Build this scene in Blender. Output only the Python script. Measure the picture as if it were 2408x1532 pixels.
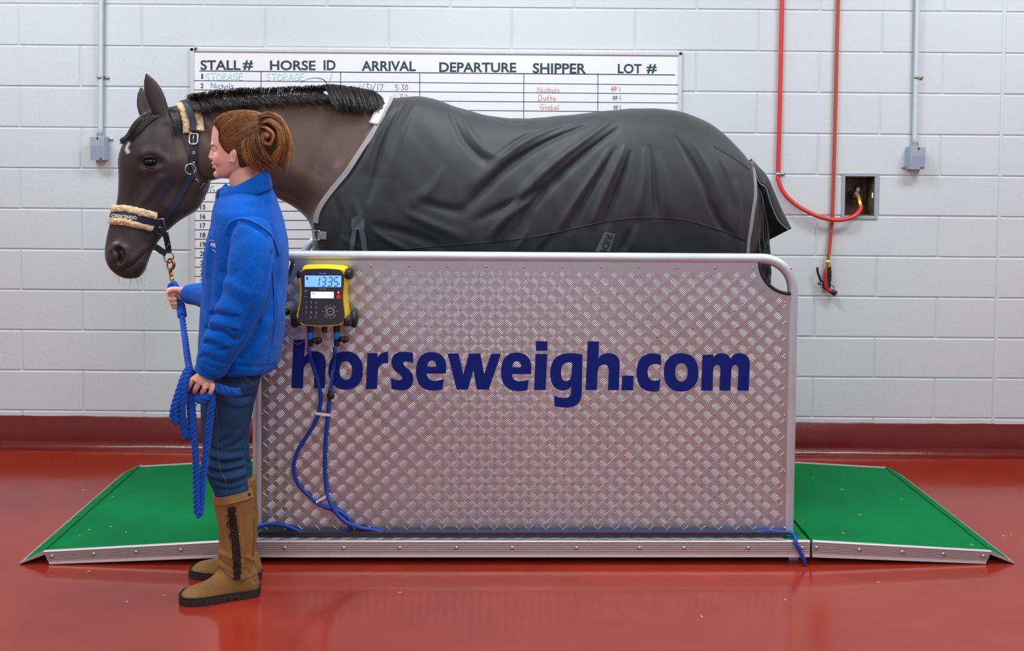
import bpy, bmesh, math, random
import numpy as np
from mathutils import Vector, Matrix, Euler
from mathutils.bvhtree import BVHTree
from mathutils import noise as mnoise
random.seed(7); np.random.seed(7)
scene = bpy.context.scene
COL = scene.collection
for o in list(bpy.data.objects): bpy.data.objects.remove(o)

# ------------------------------------------------------------------ camera, world, lights, exposure
FPX = 2380.0; CX = 1204.0; CY = 458.0; CAM_H = 1.481
PITCH = math.atan(93/2380); ROLL = .0086
CAM_R = (Matrix.Rotation(math.pi/2-PITCH, 3, 'X') @ Matrix.Rotation(ROLL, 3, 'Z'))
CAM_O = Vector((0, 0, CAM_H))
cam = bpy.data.cameras.new('camera'); cam_o = bpy.data.objects.new('camera', cam); COL.objects.link(cam_o)
cam.sensor_fit = 'HORIZONTAL'; cam.sensor_width = 36; cam.lens = 36*FPX/2408
cam.shift_y = -(766-CY)/2408; cam.clip_start = .05
cam_o.matrix_world = Matrix.Translation(CAM_O) @ CAM_R.to_4x4()
scene.camera = cam_o

world = bpy.data.worlds.new('world'); scene.world = world; world.use_nodes = True
world.node_tree.nodes['Background'].inputs[0].default_value = (.80, .88, 1, 1)
world.node_tree.nodes['Background'].inputs[1].default_value = .05
CEIL_Z = 3.45
def area(name, loc, sx, sy, power, col=(.92, .98, 1), rot=(0, 0, 0)):
    l = bpy.data.lights.new(name, 'AREA'); l.shape = 'RECTANGLE'; l.size = sx; l.size_y = sy
    l.energy = power; l.color = col
    o = bpy.data.objects.new(name, l); COL.objects.link(o); o.location = loc; o.rotation_euler = rot
    return o
LAMPS = [(-2.6, 3.55), (0.0, 3.55), (2.6, 3.55), (-2.6, 1.0), (0.0, 1.0), (2.6, 1.0), (-2.6, -1.5), (0.0, -1.5), (2.6, -1.5)]
for (x, y) in LAMPS:
    area('ceiling_lamp_light', (x, y, CEIL_Z-.075), 1.15, .5, 50 if y > 3 else 27)
scene.cycles.max_bounces = 6; scene.cycles.adaptive_threshold = .025; scene.cycles.diffuse_bounces = 4; scene.cycles.glossy_bounces = 3; scene.cycles.transmission_bounces = 2
scene.view_settings.view_transform = 'Standard'
scene.view_settings.look = 'None'
scene.view_settings.exposure = 0.0
scene.view_settings.gamma = 1.0
scene.view_settings.use_curve_mapping = False

# ------------------------------------------------------------------ pixel of the photograph -> point of the place
def ray(px, py): return CAM_R @ Vector(((px-CX)/FPX, (CY-py)/FPX, -1.0))
def at(px, py, Y):
    d = ray(px, py); return CAM_O + d*(Y/d.y)
def onz(px, py, z):
    d = ray(px, py); return CAM_O + d*((z-CAM_H)/d.z)
def proj(p):
    q = CAM_R.transposed() @ (Vector(p)-CAM_O)
    return (CX+FPX*q.x/-q.z, CY-FPX*q.y/-q.z)
PA = .0222; PO = Vector((.049, 3.603, 0))                      # the weighing platform's frame
PU = Vector((math.cos(PA), math.sin(PA), 0)); PW = Vector((-math.sin(PA), math.cos(PA), 0))
def plat(lx, ly, z): return PO + PU*lx + PW*ly + Vector((0, 0, z))
def onplat(px, py, ly):                                         # pixel -> local (lx, ly, z) on the upright plane ly
    d = ray(px, py); t = (PO + PW*ly - CAM_O).dot(PW)/d.dot(PW)
    p = CAM_O + d*t - PO
    return Vector((p.dot(PU), ly, p.z))
# ------------------------------------------------------------------ materials
def lin(c):
    c = c/255.0
    return c/12.92 if c <= .04045 else ((c+.055)/1.055)**2.4
def rgb(r, g, b): return (lin(r), lin(g), lin(b), 1)
def mat(name, col, rough=.5, metal=0.0, var=0.0, vscale=8.0, bump=0.0, bscale=60.0, sheen=0.0, coat=0.0,
        bdist=.002, spec=.5, aniso=None, col2=None, sss=0.0, trans=0.0, rvar=0.0, stretch=None):
    m = bpy.data.materials.new(name); m.use_nodes = True
    nt = m.node_tree; N = nt.nodes; L = nt.links; b = N['Principled BSDF']
    b.inputs['Base Color'].default_value = col; b.inputs['Roughness'].default_value = rough
    b.inputs['Metallic'].default_value = metal; b.inputs['Specular IOR Level'].default_value = spec
    b.inputs['Sheen Weight'].default_value = sheen; b.inputs['Coat Weight'].default_value = coat
    b.inputs['Transmission Weight'].default_value = trans
    if sss: b.inputs['Subsurface Weight'].default_value = sss; b.inputs['Subsurface Scale'].default_value = .01
    tc = N.new('ShaderNodeTexCoord'); src = tc.outputs['Object']
    if stretch:
        mp = N.new('ShaderNodeMapping'); mp.inputs['Scale'].default_value = stretch
        L.new(src, mp.inputs[0]); src = mp.outputs[0]
    if var or col2:
        n = N.new('ShaderNodeTexNoise'); n.inputs['Scale'].default_value = vscale; n.inputs['Detail'].default_value = 5
        L.new(src, n.inputs['Vector'])
        r = N.new('ShaderNodeValToRGB'); r.color_ramp.elements[0].position = .32; r.color_ramp.elements[1].position = .68
        c2 = col2 or tuple(min(1, c*(1+var)) for c in col[:3])+(1,)
        c1 = col if col2 else tuple(c*(1-var) for c in col[:3])+(1,)
        r.color_ramp.elements[0].color = c1; r.color_ramp.elements[1].color = c2
        L.new(n.outputs['Fac'], r.inputs[0]); L.new(r.outputs[0], b.inputs['Base Color'])
    if rvar:
        n3 = N.new('ShaderNodeTexNoise'); n3.inputs['Scale'].default_value = vscale*.6; n3.inputs['Detail'].default_value = 6
        L.new(src, n3.inputs['Vector'])
        mr = N.new('ShaderNodeMapRange'); mr.inputs[3].default_value = max(0, rough-rvar); mr.inputs[4].default_value = rough+rvar
        L.new(n3.outputs['Fac'], mr.inputs[0]); L.new(mr.outputs[0], b.inputs['Roughness'])
    if bump:
        n2 = N.new('ShaderNodeTexNoise'); n2.inputs['Scale'].default_value = bscale; n2.inputs['Detail'].default_value = 6
        L.new(src, n2.inputs['Vector'])
        bp = N.new('ShaderNodeBump'); bp.inputs['Strength'].default_value = bump; bp.inputs['Distance'].default_value = bdist
        L.new(n2.outputs['Fac'], bp.inputs['Height']); L.new(bp.outputs[0], b.inputs['Normal'])
    return m
def emis(name, col, strength):
    m = bpy.data.materials.new(name); m.use_nodes = True
    b = m.node_tree.nodes['Principled BSDF']; b.inputs['Base Color'].default_value = col
    b.inputs['Emission Color'].default_value = col; b.inputs['Emission Strength'].default_value = strength
    b.inputs['Roughness'].default_value = .3; m.cycles.emission_sampling = 'NONE'
    return m

# ------------------------------------------------------------------ objects
def tag(o, label=None, cat=None, group=None, kind=None):
    for k, v in (('label', label), ('category', cat), ('group', group), ('kind', kind)):
        if v: o[k] = v
    return o
def thing(name, label, cat, loc=(0, 0, 0), rotz=0.0, group=None):
    o = bpy.data.objects.new(name, None); COL.objects.link(o); o.empty_display_size = .05
    o.location = loc; o.rotation_euler = (0, 0, rotz); o.matrix_basis = Matrix.Translation(Vector(loc)) @ Matrix.Rotation(rotz, 4, 'Z')
    return tag(o, label, cat, group)
def basis(o):
    m = o.matrix_basis.copy()
    return basis(o.parent) @ m if o.parent else m
def to_mesh(name, src):
    if isinstance(src, bpy.types.Mesh): return src
    me = bpy.data.meshes.new(name)
    if isinstance(src, bmesh.types.BMesh): src.to_mesh(me); src.free()
    else: me.from_pydata([tuple(v) for v in src[0]], [], [tuple(f) for f in src[1]])
    me.update(); return me
def obj(name, src, m, parent=None, smooth=True, world=True, label=None, sub=0, angle=None, fix=True):
    """links one mesh object; the mesh comes in world coordinates and is moved into its parent's frame"""
    me = to_mesh(name, src)
    if fix:
        bm = bmesh.new(); bm.from_mesh(me); bmesh.ops.recalc_face_normals(bm, faces=bm.faces); bm.to_mesh(me); bm.free()
    if m:
        me.materials.clear()
        for mm in (m if isinstance(m, (list, tuple)) else [m]): me.materials.append(mm)
    o = bpy.data.objects.new(name, me); COL.objects.link(o)
    if parent:
        if world: me.transform(basis(parent).inverted())
        o.parent = parent
    if smooth:
        me.polygons.foreach_set('use_smooth', [True]*len(me.polygons))
        if angle: me.set_sharp_from_angle(angle=math.radians(angle))
    if sub:
        md = o.modifiers.new('sub', 'SUBSURF'); md.levels = sub; md.render_levels = sub
    if label: o['label'] = label
    return o
def struct(name, src, m, parent=None, **k):
    o = obj(name, src, m, parent, **k); o['kind'] = 'structure'; return o

# ------------------------------------------------------------------ shape builders: lists (verts, faces) joined by `cat`
def cat(*parts):
    V = []; F = []
    for v, f in parts:
        n = len(V); V += [tuple(p) for p in v]; F += [tuple(i+n for i in q) for q in f]
    return V, F
def xf(part, M): return [tuple(M @ Vector(p)) for p in part[0]], part[1]
def box(c, s, R=None, bev=0.0):
    bm = bmesh.new(); bmesh.ops.create_cube(bm, size=1)
    for v in bm.verts: v.co = Vector((v.co.x*s[0], v.co.y*s[1], v.co.z*s[2]))
    if bev: bmesh.ops.bevel(bm, geom=list(bm.edges), offset=bev, segments=2, affect='EDGES', profile=.6)
    M = Matrix.Translation(Vector(c)) @ (R.to_4x4() if R else Matrix.Identity(4))
    bm.verts.index_update()
    out = [tuple(M @ v.co) for v in bm.verts], [tuple(v.index for v in f.verts) for f in bm.faces]
    bm.free(); return out
def smoothpath(pts, n=8, closed=False):
    """Catmull-Rom through pts (points of any dimension)"""
    P = [np.array(p, float) for p in pts]; out = []
    m = len(P)
    rng = range(m) if closed else range(m-1)
    for i in rng:
        if closed: a, b, c, d = P[(i-1) % m], P[i], P[(i+1) % m], P[(i+2) % m]
        else: a, b, c, d = P[max(i-1, 0)], P[i], P[i+1], P[min(i+2, m-1)]
        for k in range(n):
            t = k/n
            out.append(.5*((2*b)+(-a+c)*t+(2*a-5*b+4*c-d)*t*t+(-a+3*b-3*c+d)*t**3))
    if not closed: out.append(P[-1])
    return out
def frames(P):
    """parallel-transport frames along points"""
    P = [Vector(p) for p in P]; n = len(P); T = []
    for i in range(n):
        t = P[min(i+1, n-1)]-P[max(i-1, 0)]; T.append(t.normalized() if t.length > 1e-9 else Vector((0, 0, 1)))
    up = Vector((0, 0, 1)) if abs(T[0].z) < .9 else Vector((0, 1, 0))
    A = (up-T[0]*up.dot(T[0])).normalized(); out = []
    for i in range(n):
        A = A-T[i]*A.dot(T[i])
        if A.length < 1e-6: A = T[i].orthogonal()
        A.normalize(); out.append((P[i], T[i], A, T[i].cross(A)))
    return out
def tube(P, r, n=10, closed=False, caps=True, flat=1.0):
    fr = frames(P); V = []; F = []; m = len(fr)
    for i, (p, t, a, b) in enumerate(fr):
        rr = r[i] if hasattr(r, '__len__') else r
        for k in range(n):
            th = 2*math.pi*k/n; V.append(p+a*(math.cos(th)*rr)+b*(math.sin(th)*rr*flat))
    for i in range(m if closed else m-1):
        j = (i+1) % m
        for k in range(n):
            F.append((i*n+k, i*n+(k+1) % n, j*n+(k+1) % n, j*n+k))
    if caps and not closed:
        F.append(tuple(range(n))[::-1]); F.append(tuple((m-1)*n+k for k in range(n)))
    return V, F
def cyl(p, q, r, n=16, r2=None): return tube([p, q], [r, r if r2 is None else r2], n)
def lathe(prof, n=24, M=None):
    """profile [(r, z)] spun about z"""
    V = []; F = []
    for r, z in prof:
        for k in range(n):
            a = 2*math.pi*k/n; V.append(Vector((r*math.cos(a), r*math.sin(a), z)))
    for i in range(len(prof)-1):
        for k in range(n): F.append((i*n+k, i*n+(k+1) % n, (i+1)*n+(k+1) % n, (i+1)*n+k))
    F.append(tuple(range(n))[::-1]); F.append(tuple((len(prof)-1)*n+k for k in range(n)))
    if M: V = [M @ v for v in V]
    return V, F
def ball(c, s, n=12, m=8, R=None):
    V = []; F = []
    s = (s, s, s) if not hasattr(s, '__len__') else s
    for i in range(m+1):
        ph = math.pi*i/m
        for k in range(n):
            th = 2*math.pi*k/n
            V.append(Vector((s[0]*math.sin(ph)*math.cos(th), s[1]*math.sin(ph)*math.sin(th), s[2]*math.cos(ph))))
    for i in range(m):
        for k in range(n): F.append((i*n+k, i*n+(k+1) % n, (i+1)*n+(k+1) % n, (i+1)*n+k))
    V = [(R @ v if R else v)+Vector(c) for v in V]
    bm = bmesh.new(); vs = [bm.verts.new(v) for v in V]
    for f in F: bm.faces.new([vs[i] for i in f])
    bmesh.ops.remove_doubles(bm, verts=bm.verts, dist=1e-6); bm.verts.index_update()
    out = [tuple(v.co) for v in bm.verts], [tuple(v.index for v in f.verts) for f in bm.faces]; bm.free()
    return out
def rings(R, closed_ends=True):
    """loft a list of equal-length closed rings"""
    n = len(R[0]); V = [p for r in R for p in r]; F = []
    for i in range(len(R)-1):
        for k in range(n): F.append((i*n+k, i*n+(k+1) % n, (i+1)*n+(k+1) % n, (i+1)*n+k))
    if closed_ends:
        F.append(tuple(range(n))[::-1]); F.append(tuple((len(R)-1)*n+k for k in range(n)))
    return V, F
def grid(G, thick=None):
    """grid of points (rows of equal length); thick: (normals towards outside) gives it a back and rims"""
    m = len(G); n = len(G[0]); V = [p for r in G for p in r]; F = []
    for i in range(m-1):
        for k in range(n-1): F.append((i*n+k, i*n+k+1, (i+1)*n+k+1, (i+1)*n+k))
    return V, F
def solid(part, th):
    """gives a sheet a thickness (backwards along its vertex normals)"""
    me = to_mesh('t', part); bm = bmesh.new(); bm.from_mesh(me); bpy.data.meshes.remove(me)
    bmesh.ops.solidify(bm, geom=list(bm.faces), thickness=th); bm.verts.index_update()
    out = [tuple(v.co) for v in bm.verts], [tuple(v.index for v in f.verts) for f in bm.faces]; bm.free(); return out
def prism(poly, f0, f1, holes=()):
    """polygon of (u, v) with holes, as a solid between the maps f0(u,v) and f1(u,v)"""
    from mathutils.geometry import tessellate_polygon
    loops = [list(poly)]+[list(h) for h in holes]
    tris = tessellate_polygon([[Vector((u, v, 0)) for u, v in l] for l in loops])
    flat = [p for l in loops for p in l]; n = len(flat)
    V = [Vector(f0(*p)) for p in flat]+[Vector(f1(*p)) for p in flat]; F = []
    for t in tris: F.append(tuple(t)); F.append(tuple(i+n for i in t[::-1]))
    s = 0
    for l in loops:
        k = len(l)
        for i in range(k):
            a = s+i; b = s+(i+1) % k; F.append((a, b, b+n, a+n))
        s += k
    return V, F
def text_part(s, size, M, bold=0.0, depth=.0006, align='CENTER', squash=1.0):
    """built-in lettering as a thin solid; M maps text x,y,z into the world"""
    c = bpy.data.curves.new('t', 'FONT'); c.body = s; c.size = size; c.align_x = align; c.extrude = depth
    c.offset = bold; c.resolution_u = 4
    o = bpy.data.objects.new('t', c); COL.objects.link(o)
    dg = bpy.context.evaluated_depsgraph_get(); me = bpy.data.meshes.new_from_object(o.evaluated_get(dg))
    V = [tuple(M @ Vector((v.co.x*squash, v.co.y, v.co.z))) for v in me.vertices]; F = [tuple(p.vertices) for p in me.polygons]
    bpy.data.objects.remove(o); bpy.data.curves.remove(c); bpy.data.meshes.remove(me)
    return V, F
def face_frame(o, right, up):
    r = Vector(right).normalized(); u = Vector(up).normalized(); n = r.cross(u)
    M = Matrix((r, u, n)).transposed().to_4x4(); M.translation = Vector(o); return M
def fuse(parts, voxel=.006, smooth=6, fac=.5):
    """many closed shapes -> one continuous skin (voxel remesh, then smoothing)"""
    me = to_mesh('f', cat(*parts)); o = bpy.data.objects.new('f', me); COL.objects.link(o)
    md = o.modifiers.new('r', 'REMESH'); md.mode = 'VOXEL'; md.voxel_size = voxel; md.adaptivity = 0
    if smooth:
        s = o.modifiers.new('s', 'SMOOTH'); s.iterations = smooth; s.factor = fac
    dg = bpy.context.evaluated_depsgraph_get(); out = bpy.data.meshes.new_from_object(o.evaluated_get(dg))
    bpy.data.objects.remove(o); bpy.data.meshes.remove(me); return out
def vco(me):
    a = np.empty(len(me.vertices)*3); me.vertices.foreach_get('co', a); return a.reshape(-1, 3)
def setco(me, a): me.vertices.foreach_set('co', np.ascontiguousarray(a, float).ravel()); me.update()
def vno(me):
    a = np.empty(len(me.vertices)*3); me.vertex_normals.foreach_get('vector', a); return a.reshape(-1, 3)
def push(me, pts, rad, amt, direction=None):
    """sculpt: moves the skin near a polyline pts by amt along its normal (or a direction)"""
    co = vco(me); no = vno(me); P = [np.array(p, float) for p in pts]
    d = np.full(len(co), 1e9)
    if len(P) == 1: d = np.linalg.norm(co-P[0], axis=1)
    for a, b in zip(P[:-1], P[1:]):
        ab = b-a; t = np.clip(((co-a)@ab)/max(ab@ab, 1e-12), 0, 1); d = np.minimum(d, np.linalg.norm(co-(a+t[:, None]*ab), axis=1))
    w = np.exp(-(d/rad)**2)[:, None]*amt
    setco(me, co+w*(no if direction is None else np.array(direction, float)))
def bvh(me): return BVHTree.FromPolygons([v.co[:] for v in me.vertices], [p.vertices[:] for p in me.polygons])
def hit(tree, px, py, off=0.0, fallback=None):
    """point of a surface seen at a pixel, lifted by off along its normal"""
    d = ray(px, py).normalized(); h = tree.ray_cast(CAM_O, d)
    if h[0] is None:
        return fallback
    n = h[1] if h[1].dot(d) < 0 else -h[1]
    return h[0]+n*off
def hitn(tree, px, py):
    d = ray(px, py).normalized(); h = tree.ray_cast(CAM_O, d)
    if h[0] is None: return None, None
    return h[0], (h[1] if h[1].dot(d) < 0 else -h[1])
def strand(P, r0, r1, n=5):
    k = len(P); return tube(P, [r0+(r1-r0)*(i/(k-1)) for i in range(k)], n)
def twisted(P, r, pitch, n=8, step=None, strands=3):
    """a laid rope: strands twisted about a path"""
    fr = frames(P); L = [0.0]
    for i in range(1, len(fr)): L.append(L[-1]+(fr[i][0]-fr[i-1][0]).length)
    out = []
    for s in range(strands):
        Q = []
        for (p, t, a, b), l in zip(fr, L):
            th = 2*math.pi*(l/pitch+s/strands); Q.append(p+(a*math.cos(th)+b*math.sin(th))*r*.52)
        out.append(tube(Q, r*.56, n))
    return cat(*out)
def resample(P, step):
    P = [Vector(p) for p in P]; L = [0.0]
    for a, b in zip(P[:-1], P[1:]): L.append(L[-1]+(b-a).length)
    n = max(2, int(L[-1]/step)+1); out = []; j = 0
    for i in range(n):
        s = L[-1]*i/(n-1)
        while j < len(L)-2 and L[j+1] < s: j += 1
        t = (s-L[j])/max(L[j+1]-L[j], 1e-9); out.append(P[j].lerp(P[j+1], min(1, t)))
    return out
def interp(tab, t):
    """piecewise smooth table lookup: rows (t, a, b, ...)"""
    tab = np.array(tab, float); ts = tab[:, 0]
    return [np.interp(t, ts, tab[:, i]) for i in range(1, tab.shape[1])]
# ------------------------------------------------------------------ the room
WY = 5.0                      # face of the block wall
m_block = mat('painted_block', rgb(203, 212, 217), .5, var=.012, vscale=2.5, bump=.4, bscale=48, bdist=.0022, spec=.4)
m_mortar = mat('painted_mortar', rgb(202, 211, 216), .55, bump=.3, bscale=60, bdist=.002)
m_plain = mat('painted_wall', rgb(214, 218, 220), .6, bump=.2, bscale=30)
m_ceiling = mat('ceiling_paint', rgb(232, 233, 232), .8)
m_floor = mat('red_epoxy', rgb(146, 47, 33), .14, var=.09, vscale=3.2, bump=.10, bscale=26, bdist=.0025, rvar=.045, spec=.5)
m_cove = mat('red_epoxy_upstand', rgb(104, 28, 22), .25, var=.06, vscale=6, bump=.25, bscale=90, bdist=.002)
m_lampframe = mat('lamp_frame_white', rgb(235, 236, 235), .45)
m_diffuser = emis('lamp_diffuser', (1, .985, .96, 1), 2.2)
X0, X1, Y0 = -5.2, 5.2, -2.6
struct('floor', box(((X0+X1)/2, (Y0+WY+.2)/2, -.1), (X1-X0+.4, WY-Y0+.2, .2)), m_floor, smooth=False)
struct('ceiling', box((0, (Y0+WY)/2, CEIL_Z+.05), (X1-X0+.4, WY-Y0+.6, .1)), m_ceiling, smooth=False)
struct('wall_left', box((X0-.1, (Y0+WY)/2, CEIL_Z/2), (.2, WY-Y0, CEIL_Z)), m_plain, smooth=False)
struct('wall_right', box((X1+.1, (Y0+WY)/2, CEIL_Z/2), (.2, WY-Y0, CEIL_Z)), m_plain, smooth=False)
struct('wall_front', box((0, Y0-.1, CEIL_Z/2), (X1-X0+.4, .2, CEIL_Z)), m_plain, smooth=False)
# block wall: every block a bevelled face standing out of the mortar plane; a hole is left for the hose-bib recess
CH = .2014; BL = .606; ZT = 2.2014; XA = -2.432
HOLE = (at(1987, 415, WY).x, at(2057, 415, WY).x, at(2025, 508, WY).z, at(2025, 415, WY).z)   # x0, x1, z0, z1
XJ = at(2350, 500, WY).x                                             # straight control joint at the right
rw = random.Random(3)
V = []; F = []
def blockface(xa, xb, za, zb):
    g = .0028; b = .0042; d = rw.uniform(-.0007, .0007); jz = rw.uniform(-.0011, .0011)
    a = (xa+g, xb-g, za+g+jz, zb-g+jz); c = (xa+g+b, xb-g-b, za+g+b+jz, zb-g-b+jz); n = len(V)
    for (q, y) in ((a, WY+.005), (c, WY+d)):
        V.extend([(q[0], y, q[2]), (q[1], y, q[2]), (q[1], y, q[3]), (q[0], y, q[3])])
    F.extend([(n+4, n+5, n+6, n+7)]+[(n+k, n+(k+1) % 4, n+4+(k+1) % 4, n+4+k) for k in range(4)])
for r in range(-6, 12):
    zb = ZT-CH*r; za = zb-CH
    if zb < -.05 or za > CEIL_Z: continue
    off = 0 if r % 2 == 0 else BL/2
    xs = [XA+off+BL*k for k in range(-6, 14)]
    xs = [x for x in xs if X0-.7 < x < XJ-.1]+[XJ-.004]
    xs2 = [XJ+.004+BL*(.5 if r % 2 else 1)+BL*k for k in range(0, 6)]
    for seq in (xs, [XJ+.004]+xs2):
        for a, b in zip(seq[:-1], seq[1:]):
            h = HOLE; z2 = min(zb, CEIL_Z)
            if b <= h[0] or a >= h[1] or zb <= h[2] or za >= h[3]: blockface(a, b, za, z2); continue
            if a < h[0]: blockface(a, h[0]+.0028, za, z2)
            if b > h[1]: blockface(h[1]-.0028, b, za, z2)
            if zb > h[3]+.02: blockface(max(a, h[0]), min(b, h[1]), h[3], z2)
            if za < h[2]-.02: blockface(max(a, h[0]), min(b, h[1]), za, h[2])
wb = struct('wall_back', (V, F), m_block, smooth=False, fix=False)
h = HOLE; D = .13
mort = cat(box(((X0+h[0])/2, WY+.005+D/2, CEIL_Z/2), (h[0]-X0, D, CEIL_Z)), box(((X1+h[1])/2, WY+.005+D/2, CEIL_Z/2), (X1-h[1], D, CEIL_Z)),
           box(((h[0]+h[1])/2, WY+.005+D/2, h[2]/2), (h[1]-h[0], D, h[2])), box(((h[0]+h[1])/2, WY+.005+D/2, (h[3]+CEIL_Z)/2), (h[1]-h[0], D, CEIL_Z-h[3])),
           box(((h[0]+h[1])/2, WY+.005+D+.02, (h[2]+h[3])/2), (h[1]-h[0]+.1, .04, h[3]-h[2]+.1)))
struct('mortar', mort, m_mortar, wb, smooth=False)
# red upstand with a coved foot
ZR = .158
prof = [(WY+.02, ZR+.004), (WY-.002, ZR+.003), (WY-.005, ZR), (WY-.006, .042)]
for k in range(1, 9):
    a = math.pi/2*k/8; prof.append((WY-.006-.042*(1-math.cos(a)), .042-.042*math.sin(a)+.0005))
prof += [(WY-.060, -.002)]
V = []; F = []; n = len(prof); xs = np.linspace(X0, X1, 140)
for i, x in enumerate(xs):
    j = rw.uniform(-1, 1)
    for k, (y, z) in enumerate(prof):
        V.append((x, y-(.0012*rw.uniform(-1, 1) if k > 3 else 0), z+(.0022*j if k < 3 else (.0010*rw.uniform(-1, 1) if 3 < k < n-2 else 0))))
for i in range(len(xs)-1):
    for k in range(n-1): F.append((i*n+k, (i+1)*n+k, (i+1)*n+k+1, i*n+k+1))
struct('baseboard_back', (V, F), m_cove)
for i, (x, y) in enumerate(LAMPS):
    t = thing('ceiling_light', 'white recessed ceiling panel light, %s in its row, %s row from the block wall' % (('leftmost', 'middle', 'rightmost')[i % 3], ('first', 'second', 'third')[i//3]), 'light', (x, y, CEIL_Z), group='ceiling panel lights')
    fr = cat(box((x-.6, y, CEIL_Z-.03), (.03, .6, .06)), box((x+.6, y, CEIL_Z-.03), (.03, .6, .06)), box((x, y-.285, CEIL_Z-.03), (1.2, .03, .06)), box((x, y+.285, CEIL_Z-.03), (1.2, .03, .06)))
    obj('frame', fr, m_lampframe, t, smooth=False)
    obj('diffuser', box((x, y, CEIL_Z-.045), (1.16, .54, .01)), m_diffuser, t, smooth=False)
# ------------------------------------------------------------------ weighing platform, ramps, side panels
def brushed(name, col, rough, stretch, bump=.12, aniso=None, **k):
    return mat(name, col, rough, 1.0, bump=bump, bscale=40, bdist=.0008, stretch=stretch, **k)
m_alu = mat('extruded_aluminium', rgb(222, 219, 224), .46, .72, bump=.06, bscale=60, bdist=.0006, stretch=(.4, 6, 6), rvar=.08, vscale=6)
m_alu_dull = mat('dull_aluminium', rgb(206, 203, 206), .45, .75, rvar=.1, vscale=9, bump=.05, bscale=50)
m_galv = mat('galvanised_tube', rgb(198, 207, 218), .48, .55, var=.06, vscale=14, rvar=.10, bump=.08, bscale=25, bdist=.001, stretch=(.5, 1, 1))
m_plate = mat('tread_plate', rgb(194, 202, 210), .36, .92, var=.035, vscale=3, rvar=.10, bump=.22, bscale=32, bdist=.0014)
m_screw = mat('screw_steel', rgb(190, 190, 192), .28, 1.0)
m_green = mat('green_rubber', rgb(0, 118, 62), .85, spec=.15, var=.07, vscale=9, bump=.5, bscale=240, bdist=.0012)
m_blackrub = mat('black_rubber', rgb(32, 32, 35), .5)
m_darkbar = mat('dark_edge_bar', rgb(74, 68, 70), .35, .8)
m_navy = mat('navy_vinyl', rgb(0, 30, 122), .5, spec=.25, var=.03, vscale=10, bump=.04, bscale=60, bdist=.0005)
m_hole = mat('dark_hole', rgb(24, 22, 22), .8)
def PL(lx, ly, z): return plat(lx, ly, z)
def toplat(part): return [tuple(plat(*p)) for p in part[0]], part[1]
scale_t = thing('livestock_scale', 'aluminium walk-on horse scale with tall tread-plate side panel and tubular rail', 'scale', plat(0, .5, 0), PA)
LXE = 1.046; DEP = 1.0
ZT0 = onplat(1903, 1273, 0).z; ZB0 = onplat(1890, 1313, 0).z
def profile_side(lx0, lx1, zt0, zt1, zb0, zb1, ly, n=5, sgn=-1, cut0=0.0, cut1=0.0):
    """ribbed side member: face towards the viewer at ly, top z from zt0 to zt1"""
    rows = []; hgt = 1.0
    pr = [(1, .012), (1, .002), (.955, 0), (.90, 0)]
    a = .90; st = .62/n
    for i in range(n): pr += [(a-.12*st, .0065), (a-.42*st, .0065), (a-.54*st, 0), (a-st, 0)]; a -= st
    pr += [(.24, .004), (.20, .004), (.03, .002), (0, .006), (0, .02)]
    V = []; F = []; k = len(pr)
    for lx, zt, zb, c in ((lx0, zt0, zb0, cut0), (lx1, zt1, zb1, cut1)):
        for t, d in pr: V.append((lx+c*t, ly-sgn*d, zb+(zt-zb)*t))
    for i in range(k-1): F.append((i, i+1, k+i+1, k+i))
    F.append(tuple(range(k))[::-1]); F.append(tuple(range(k, 2*k))); F.append((0, k, 2*k-1, k-1))
    return toplat((V, F))
def screw(lx, ly, z, r=.007, d=.004):
    M = face_frame(plat(lx, ly, z), PU, (0, 0, 1))
    c = lathe([(r, 0), (r, d*.4), (r*.75, d*.85), (r*.3, d), (.0001, d)], 14, M)
    return c
obj('edge_profile', profile_side(-LXE, LXE, ZT0, ZT0, ZB0, ZB0, 0, sgn=-1), m_alu, scale_t, smooth=False, label='ribbed aluminium front edge')
obj('edge_profile', profile_side(-LXE, LXE, ZT0, ZT0, ZB0, ZB0, DEP, sgn=1), m_alu, scale_t, smooth=False)
obj('deck', toplat(box((0, DEP/2, ZT0-.012), (2*LXE-.004, DEP-.03, .02))), m_green, scale_t, smooth=False, label='green rubber deck')
for x in (670+560*0, 808, 940, 1073, 1204, 1356, 1504, 1608, 1760, 1887):
    p = onplat(x, 1290, 0); obj('screw', screw(p.x, -.0005, p.z), m_screw, scale_t)
for lx in (-.98, 1.0):
    for ly in (.06, DEP-.06):
        obj('foot', cat(toplat(box((lx, ly, .006), (.036, .036, .012), bev=.002)), cyl(plat(lx, ly, .01), plat(lx, ly, ZB0+.01), .012)), m_alu_dull, scale_t, angle=40)
# rails (front and rear): a tube bent at both upper corners
RLY = .072; RR = .019
ZRAIL = onplat(1204, 605, RLY).z; LXR = onplat(1860, 900, RLY).x; LXL = -LXR+.02
def rail_path(ly, rad=.115):
    P = [(LXL, ly, ZT0-.02), (LXL, ly, ZRAIL-rad)]
    for k in range(1, 9):
        a = math.pi/2*k/8; P.append((LXL+rad*(1-math.cos(a)), ly, ZRAIL-rad+rad*math.sin(a)))
    P.append((LXR-rad, ly, ZRAIL))
    for k in range(1, 9):
        a = math.pi/2*k/8; P.append((LXR-rad+rad*math.sin(a), ly, ZRAIL-rad+rad*math.cos(a)))
    P.append((LXR, ly, ZT0-.02)); return [plat(*p) for p in P]
RLB = .965
obj('rail', tube(rail_path(RLY), RR, 20), m_galv, scale_t, angle=50, label='bent galvanised tube rail')
obj('rail', tube(rail_path(RLB), RR, 20), m_galv, scale_t, angle=50)
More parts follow.
